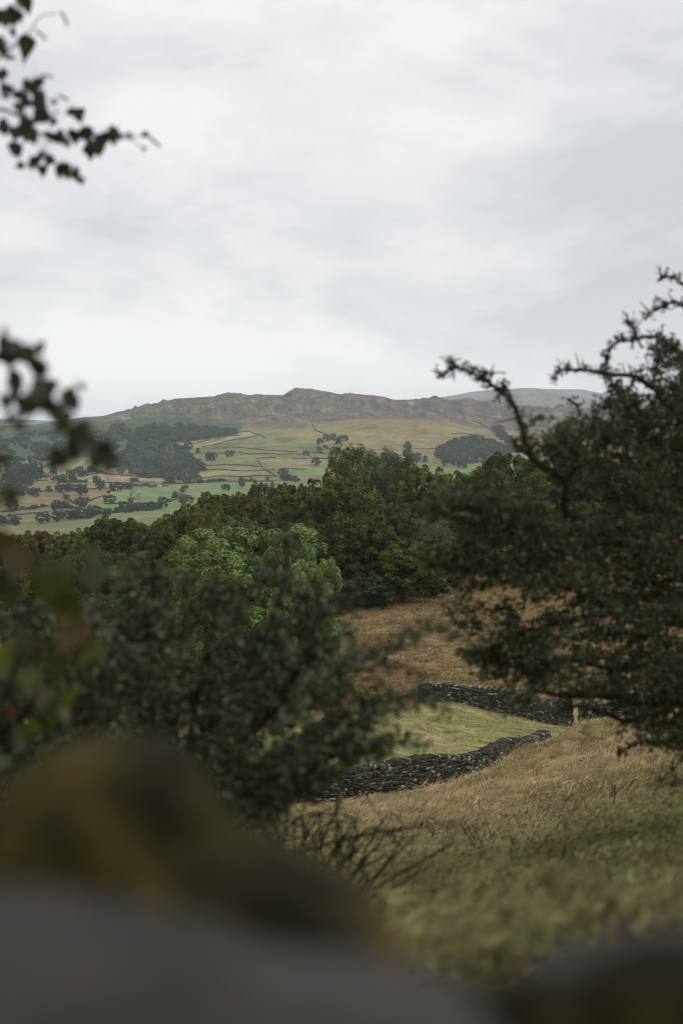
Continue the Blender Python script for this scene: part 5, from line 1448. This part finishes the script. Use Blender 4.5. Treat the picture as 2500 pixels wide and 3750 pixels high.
for (u, v, s) in [(235,30,120),(190,20,90),(20,150,130),(120,140,120),(60,120,90),(165,160,80),(90,280,75),(20,330,60),(205,400,200),(55,450,130),(30,430,90),(10,640,110),(70,750,95),(130,800,95),(290,740,170),(250,720,110),
  (300,850,130),(340,800,90),(440,850,65),(190,900,130),(230,830,100),(390,990,160),(460,975,110),(330,950,120),(630,970,125),(200,1000,150),(170,1070,120),(30,1080,120),(110,1120,130),(200,1140,160),(250,1100,120),(130,1230,120),(150,1270,80),
  (390,1140,110),(440,1165,90),(530,1190,110),(600,1140,130),(660,1130,120),(700,1110,130),(740,1250,160),(780,1220,130),(830,1210,140),(850,1160,120),(910,1140,120),(970,1120,110),(990,1150,80),(1080,1135,70),(1215,1122,60),(1180,1225,40),
  (255,1340,100),(300,1330,90),(345,1360,130),(330,1280,80),(430,1335,100),(510,1400,120),(550,1430,100),(600,1455,90),(660,1490,70)]:
    x, y = q1(u, v)
    put_leaf(biroot, x, y, D1 + rl.uniform(-0.2, 0.25), s * K * 1.2, rl, BG if rl.random() < 0.5 else BD)
    if s > 85: put_leaf(biroot, x + rl.uniform(-26, 20), y + rl.uniform(-22, 26), D1 + rl.uniform(-0.2, 0.25), s * K * 0.9, rl, BG if rl.random() < 0.5 else BD)
for (a, b_, c_, d_) in [(500,90,560,215),(290,245,385,330),(330,615,440,635),(470,780,570,825),(1225,1130,1320,1210)]:
    catkin(biroot, *q1(a, b_), *q1(c_, d_), D1)
# lower spray of the same birch, nearer the camera
D2 = 2.5
def q2(u, v): return u * K, 1150 + v * K
branch([(-300,1700,2.8),(-60,1590,D2),(0,1560,D2),(50,1530,D2),(90,1460,D2),(130,1400,D2)], 0.006, 0.002, tp[8])
branch([(50,1530,D2),(160,1500,D2),(220,1540,D2),(250,1600,D2),(330,1640,D2),(420,1700,D2)], 0.002, 0.001)
branch([(-60,1590,D2),(0,1690,D2),(30,1780,2.3),(40,1850,2.3)], 0.003, 0.001); branch([(270,1600,D2),(255,1690,D2)], 0.0015, 0.001); branch([(220,1540,D2),(262,1470,D2),(282,1400,D2)], 0.0012, 0.0008)
for (u, v, s) in [(20,190,110),(60,250,120),(50,350,200),(110,380,170),(170,320,150),(240,330,140),(300,320,130),(240,430,160),(320,490,150),(180,590,170),(120,650,130),(370,650,190),(400,620,150),(320,750,190),(340,690,160),(210,770,180),(190,840,150),
  (40,750,150),(440,800,150),(380,810,150),(500,890,170),(490,950,140),(530,730,190),(560,760,130),(190,950,120),(270,760,150),(600,1060,230),(650,1030,190),(720,1080,210),(760,1170,230),(820,1190,200),(890,1230,190),(530,1250,200),(625,575,90)]:
    x, y = q2(u, v)
    put_leaf(biroot, x, y, D2 + rl.uniform(-0.2, 0.2), s * K * 1.2, rl, (0.046, 0.048, 0.018) if rl.random() < 0.5 else BD)
    put_leaf(biroot, x + rl.uniform(-30, 25), y + rl.uniform(-25, 30), D2 + rl.uniform(-0.2, 0.2), s * K * 0.9, rl, (0.046, 0.048, 0.018) if rl.random() < 0.5 else BD)
for (u, v, s) in [(60,1290,270),(40,1340,200),(65,1540,260),(30,1560,180)]:
    x, y = q2(u, v); put_leaf(biroot, x, y, 1.9, s * K, rl, (0.045, 0.050, 0.012))

sp = np.array([-0.85, 2.7, -1.6])
sroot = empty('sapling', tuple(sp)); tag(sroot, 'blurred sapling close to the camera with green, yellow and red leaves at the left edge', 'sapling')
stm = smooth_path(np.vstack([[sp], PA([(-350,3300,2.7),(-100,2900,2.7),(20,2550,2.6),(90,2300,2.5),(140,2050,2.4)])]), 5)
V, F = tube_arrays([(stm, np.linspace(0.008, 0.002, len(stm)))], 6); link('stem', mesh('stem', rel(V, sroot), F, None, True), sroot, M_twig)
q = .957
for (u, v, s, c_, d) in [(90,290,230,(.075,.058,.030),1.4),(55,390,180,(.040,.050,.022),1.4),(215,400,260,(.052,.060,.016),1.3),(230,470,220,(.058,.064,.015),1.3),(190,340,170,(.05,.06,.02),1.4),(345,340,190,(.052,.066,.026),1.25),(270,520,170,(.11,.072,.028),1.4),(300,580,180,(.085,.068,.032),1.4),
  (375,640,200,(.075,.082,.018),1.4),(330,650,170,(.050,.058,.018),1.4),(155,630,100,(.12,.040,.018),1.5),(110,600,190,(.045,.056,.014),1.4),(20,670,150,(.085,.095,.016),1.5),(200,690,210,(.042,.050,.014),1.4),(130,740,190,(.068,.085,.030),1.5),(60,730,160,(.055,.05,.03),1.5),
  (220,810,150,(.060,.085,.020),1.7),(250,860,100,(.080,.062,.025),1.7),(205,880,130,(.055,.075,.018),1.7),(130,915,130,(.065,.090,.016),1.7),(180,790,120,(.075,.065,.035),1.7),(60,940,120,(.05,.065,.02),1.7),(280,760,80,(.10,.11,.03),1.8),(30,860,100,(.10,.04,.02),1.8),
  (70,980,110,(.04,.055,.03),1.8),(170,1000,120,(.045,.06,.03),1.8),(20,1050,120,(.06,.078,.03),1.8),(120,1070,90,(.06,.07,.03),1.8),(480,290,90,(.075,.085,.02),1.7),(430,330,110,(.075,.06,.035),1.8)]:
    put_leaf(sroot, u * q, 1800 + v * q, d * 1.75, s * q * 0.72, rl, tuple(x_ * 1.15 for x_ in c_))
    if s > 130 and c_[0] < 2 * c_[1]: put_leaf(sroot, u * q + rl.uniform(-70, 70), 1800 + v * q + rl.uniform(-80, 80), d * 1.8, s * q * 0.56, rl, (c_[0] * 1.2, c_[1] * 1.25, c_[2] * 0.9))
for k in range(8):
    a = stm[10 + k * 2 % 14]; b = P(rl.uniform(60, 380), rl.uniform(2050, 2700), 2.5); p = smooth_path([a, (a + b) / 2 + np.array([0, 0, .02]), b], 4)
    V, F = tube_arrays([(p, np.linspace(0.002, 0.0008, len(p)))], 4); link('twig', mesh('twig', rel(V, sroot), F), sroot, M_twig)

# ------------------------------------------------------------------ the mossy wall right in front of the camera
def blob(cen, rad, seed, exp=0.75, amp=0.16, fs=2.2, nu=44, nv=24, rot=(0, 0, 0)):
    u = np.linspace(0, 2 * math.pi, nu, endpoint=False); v = np.linspace(-math.pi / 2, math.pi / 2, nv)
    U, Vv = np.meshgrid(u, v, indexing='ij')
    f = lambda a: np.sign(a) * np.abs(a) ** exp
    p = np.stack([f(np.cos(Vv)) * f(np.cos(U)), f(np.cos(Vv)) * f(np.sin(U)), f(np.sin(Vv))], -1)
    p = p * (1 + amp * fbm(p * fs + seed * 5.7, 4))[..., None] * np.array(rad)
    m = np.array((Matrix.Rotation(rot[2], 3, 'Z') @ Matrix.Rotation(rot[1], 3, 'Y') @ Matrix.Rotation(rot[0], 3, 'X')))
    p = p @ m.T + np.array(cen)
    i = np.arange(nu)[:, None]; j = np.arange(nv - 1)[None]; i2 = (i + 1) % nu
    F = np.stack([i * nv + j, i2 * nv + j, i2 * nv + j + 1, i * nv + j + 1], -1).reshape(-1, 4)
    return p.reshape(-1, 3), F
M_grey = rough_mat('grey wall stone', [(0.3, (0.030, 0.027, 0.024)), (0.55, (0.054, 0.049, 0.045)), (0.75, (0.11, 0.105, 0.10))], scale=9, bump=0.5)
M_moss = rough_mat('brown and olive moss', [(0.34, (0.009, 0.007, 0.003)), (0.47, (0.018, 0.014, 0.004)), (0.57, (0.040, 0.034, 0.007)), (0.71, (0.10, 0.056, 0.010))], scale=11, bump=0.9, bump_scale=70)
wroot = empty('garden_wall', (0, 0.75, -1.6)); wroot.name = 'boundary_wall'
tag(wroot, 'blurred mossy dry stone wall right in front of the camera along the bottom edge', 'stone wall')
def ws(name, cen, rad, seed, mat, **kw):
    V, F = blob(cen, rad, seed, **kw); return link(name, mesh(name, rel(V, wroot), F, None, True), wroot, mat)
def mossy(cpx, rad, seed, **kw):
    st = ws('stone', P(*cpx), np.array(rad) * 0.94, seed, M_grey, **kw)
    ms = ws('moss', P(*cpx) + np.array([0, 0, 0.006]), rad, seed, M_moss, **kw); ms.parent = st
    return st
mossy((420,3150,0.95), (0.085, 0.10, 0.078), 1, exp=1.0, rot=(0, 0.12, 0.2))
mossy((890,3420,0.92), (0.115, 0.10, 0.055), 2, exp=0.9, rot=(0, 0.42, 0.0))
mossy((-250,3330,0.95), (0.115, 0.11, 0.058), 3, exp=0.9)
ws('stone', P(330,3700,0.52), (0.085, 0.060, 0.037), 4, M_grey, exp=0.85, rot=(0, 0.20, 0.1))
ws('stone', P(1150,3860,0.52), (0.070, 0.055, 0.030), 5, M_grey, exp=0.75, rot=(0, 0.14, -0.1))
mossy((1720,3960,0.62), (0.050, 0.06, 0.034), 15, exp=0.9)
rs_ = ws('stone', P(2440,3790,0.64), (0.078, 0.070, 0.038), 6, M_grey, exp=0.8, rot=(0, -0.10, 0.15))
ws('moss', P(2480,3790,0.60), (0.050, 0.045, 0.036), 8, M_moss, exp=0.9).parent = rs_
ws('moss', P(2010,3800,0.60), (0.026, 0.03, 0.024), 9, M_moss, exp=0.9).parent = rs_
# the courses below the cope
rng = np.random.default_rng(70)
zc = -0.44; row = 0
while zc > -1.75:
    x = -1.5 + (row % 2) * 0.14
    while x < 1.5:
        l = rng.uniform(0.2, 0.38)
        ws('stone', (x + l / 2, 0.56 + rng.uniform(-.02, .02), zc), (l * 0.52, 0.16, 0.078), int(rng.integers(99)), M_grey, exp=0.6, nu=14, nv=8)
        ws('stone', (x + l / 2, 0.88 + rng.uniform(-.02, .02), zc - 0.08), (l * 0.52, 0.16, 0.078), int(rng.integers(99)), M_grey, exp=0.6, nu=14, nv=8)
        x += l
    zc -= 0.145; row += 1

# ------------------------------------------------------------------ small things on the hillside
M_rock = rough_mat('pale rock', [(0.3, (0.12, 0.115, 0.10)), (0.7, (0.42, 0.41, 0.38))], scale=4, bump=0.5)
M_log = rough_mat('grey log', [(0.3, (0.10, 0.085, 0.07)), (0.7, (0.26, 0.23, 0.20))], scale=10, bump=0.5)
def rock(x, y, d, wpx, hpx, label, seed, mat=None, group='pale rocks lying on the hillside'):
    p = P(x, y, d); g = float(ground(p[0], p[1])); w_ = wpx / FPX * d / 2; h_ = hpx / FPX * d / 2
    V, F = blob((0, 0, h_ * 0.6), (w_, w_ * 0.8, h_ * 1.3), seed, exp=0.75, amp=0.4, nu=12, nv=8)
    o = link('rock', mesh('rock', V, F), None, mat or M_rock); o.location = (p[0], p[1], g); tag(o, label, 'rock', group)
rock(1965,2212,140,14,12,'white rock alone on the brown slope beside the hawthorn sprays',1)
rock(1985,2212,141,12,7,'small flat rock just right of the white one on the brown slope',2)
rock(1690,2128,170,24,10,'pale rock at the wood edge right of the log pile',3)
rock(1225,2462,96,14,9,'small white rock beside the ash sapling',4)
rock(1985,2662,76,22,8,'flat pale stone fallen on the grass at the foot of the wall end',5)
rock(2008,2748,40,26,16,'dark rock half buried in the tussocky hump',6, M_stone)
rock(1960,2752,41,22,30,'grey pointed rock in the tussocky hump left of the dark one',7)
lr = random.Random(3)
pl = P(1590, 2165, 163)
for k in range(16):
    u = lr.uniform(-1, 1); p = P(1590 + u * 38, 2165 - u * 8, 163 + lr.uniform(-1.2, 1.2)); g = float(ground(p[0], p[1]))
    L = lr.uniform(0.5, 1.3); a = lr.uniform(-0.6, 0.6); dv = np.array([math.cos(a), math.sin(a), lr.uniform(-.15, .2)]) * L / 2
    V, F = tube_arrays([(np.array([-dv, dv * 0.1, dv]), np.array([0.11, 0.12, 0.09]) * lr.uniform(0.7, 1.3))], 7)
    o = link('log', mesh('log', V, F), None, M_log); o.location = (p[0], p[1], g + 0.1 + lr.uniform(0, 0.25))
    tag(o, 'grey log in the heap of cut branches at the edge of the wood', 'log', 'logs heaped at the edge of the wood')
def stalk(x, y0, y1, d, label, lean=10):
    p = P(x, y0, d); p[2] = float(ground(p[0], p[1])); e = P(x + lean, y1, d); m = (p + e) / 2 + np.array([0.02, 0, 0])
    pt = smooth_path([p, m, e], 4); V, F = tube_arrays([(pt - p, np.linspace(0.0006, 0.0004, len(pt)) * d)], 5)
    Vs, Fs, off = [V], [F], len(V)
    for k in range(7):
        c = pt[-1 - k % 4] - p + np.array([lr.gauss(0, .0022), 0, lr.gauss(0, .002)]) * d; v, f = blob(c, np.array([.0005, .0005, .0011]) * d, k, nu=6, nv=5); Vs.append(v); Fs.append(f + off); off += len(v)
    o = link('dock_stalk', mesh('dock_stalk', np.concatenate(Vs), np.concatenate(Fs)), None, M_stalk); o.location = p
    tag(o, label, 'plant', 'dead stalks standing in the grass')
M_stalk = rough_mat('dead stalk', [(0.3, (0.05, 0.03, 0.018)), (0.7, (0.11, 0.07, 0.04))], scale=20, bump=0)
stalk(1345, 2830, 2760, 50, 'thin dead stalk standing against the paddock above the near wall', 6)
stalk(2240, 3010, 2880, 16, 'tall dead dock stalk in the grass below the tussocky hump', 6)
stalk(1440, 3120, 3040, 14, 'dead stalk in the grass right of the bramble tangle', -6)
stalk(1570, 3110, 3045, 14, 'dead stalk leaning right near the long bramble stem', 12)
stalk(2052, 2735, 2690, 43, 'short dead stalk on the crest of the tussocky hump', 4)
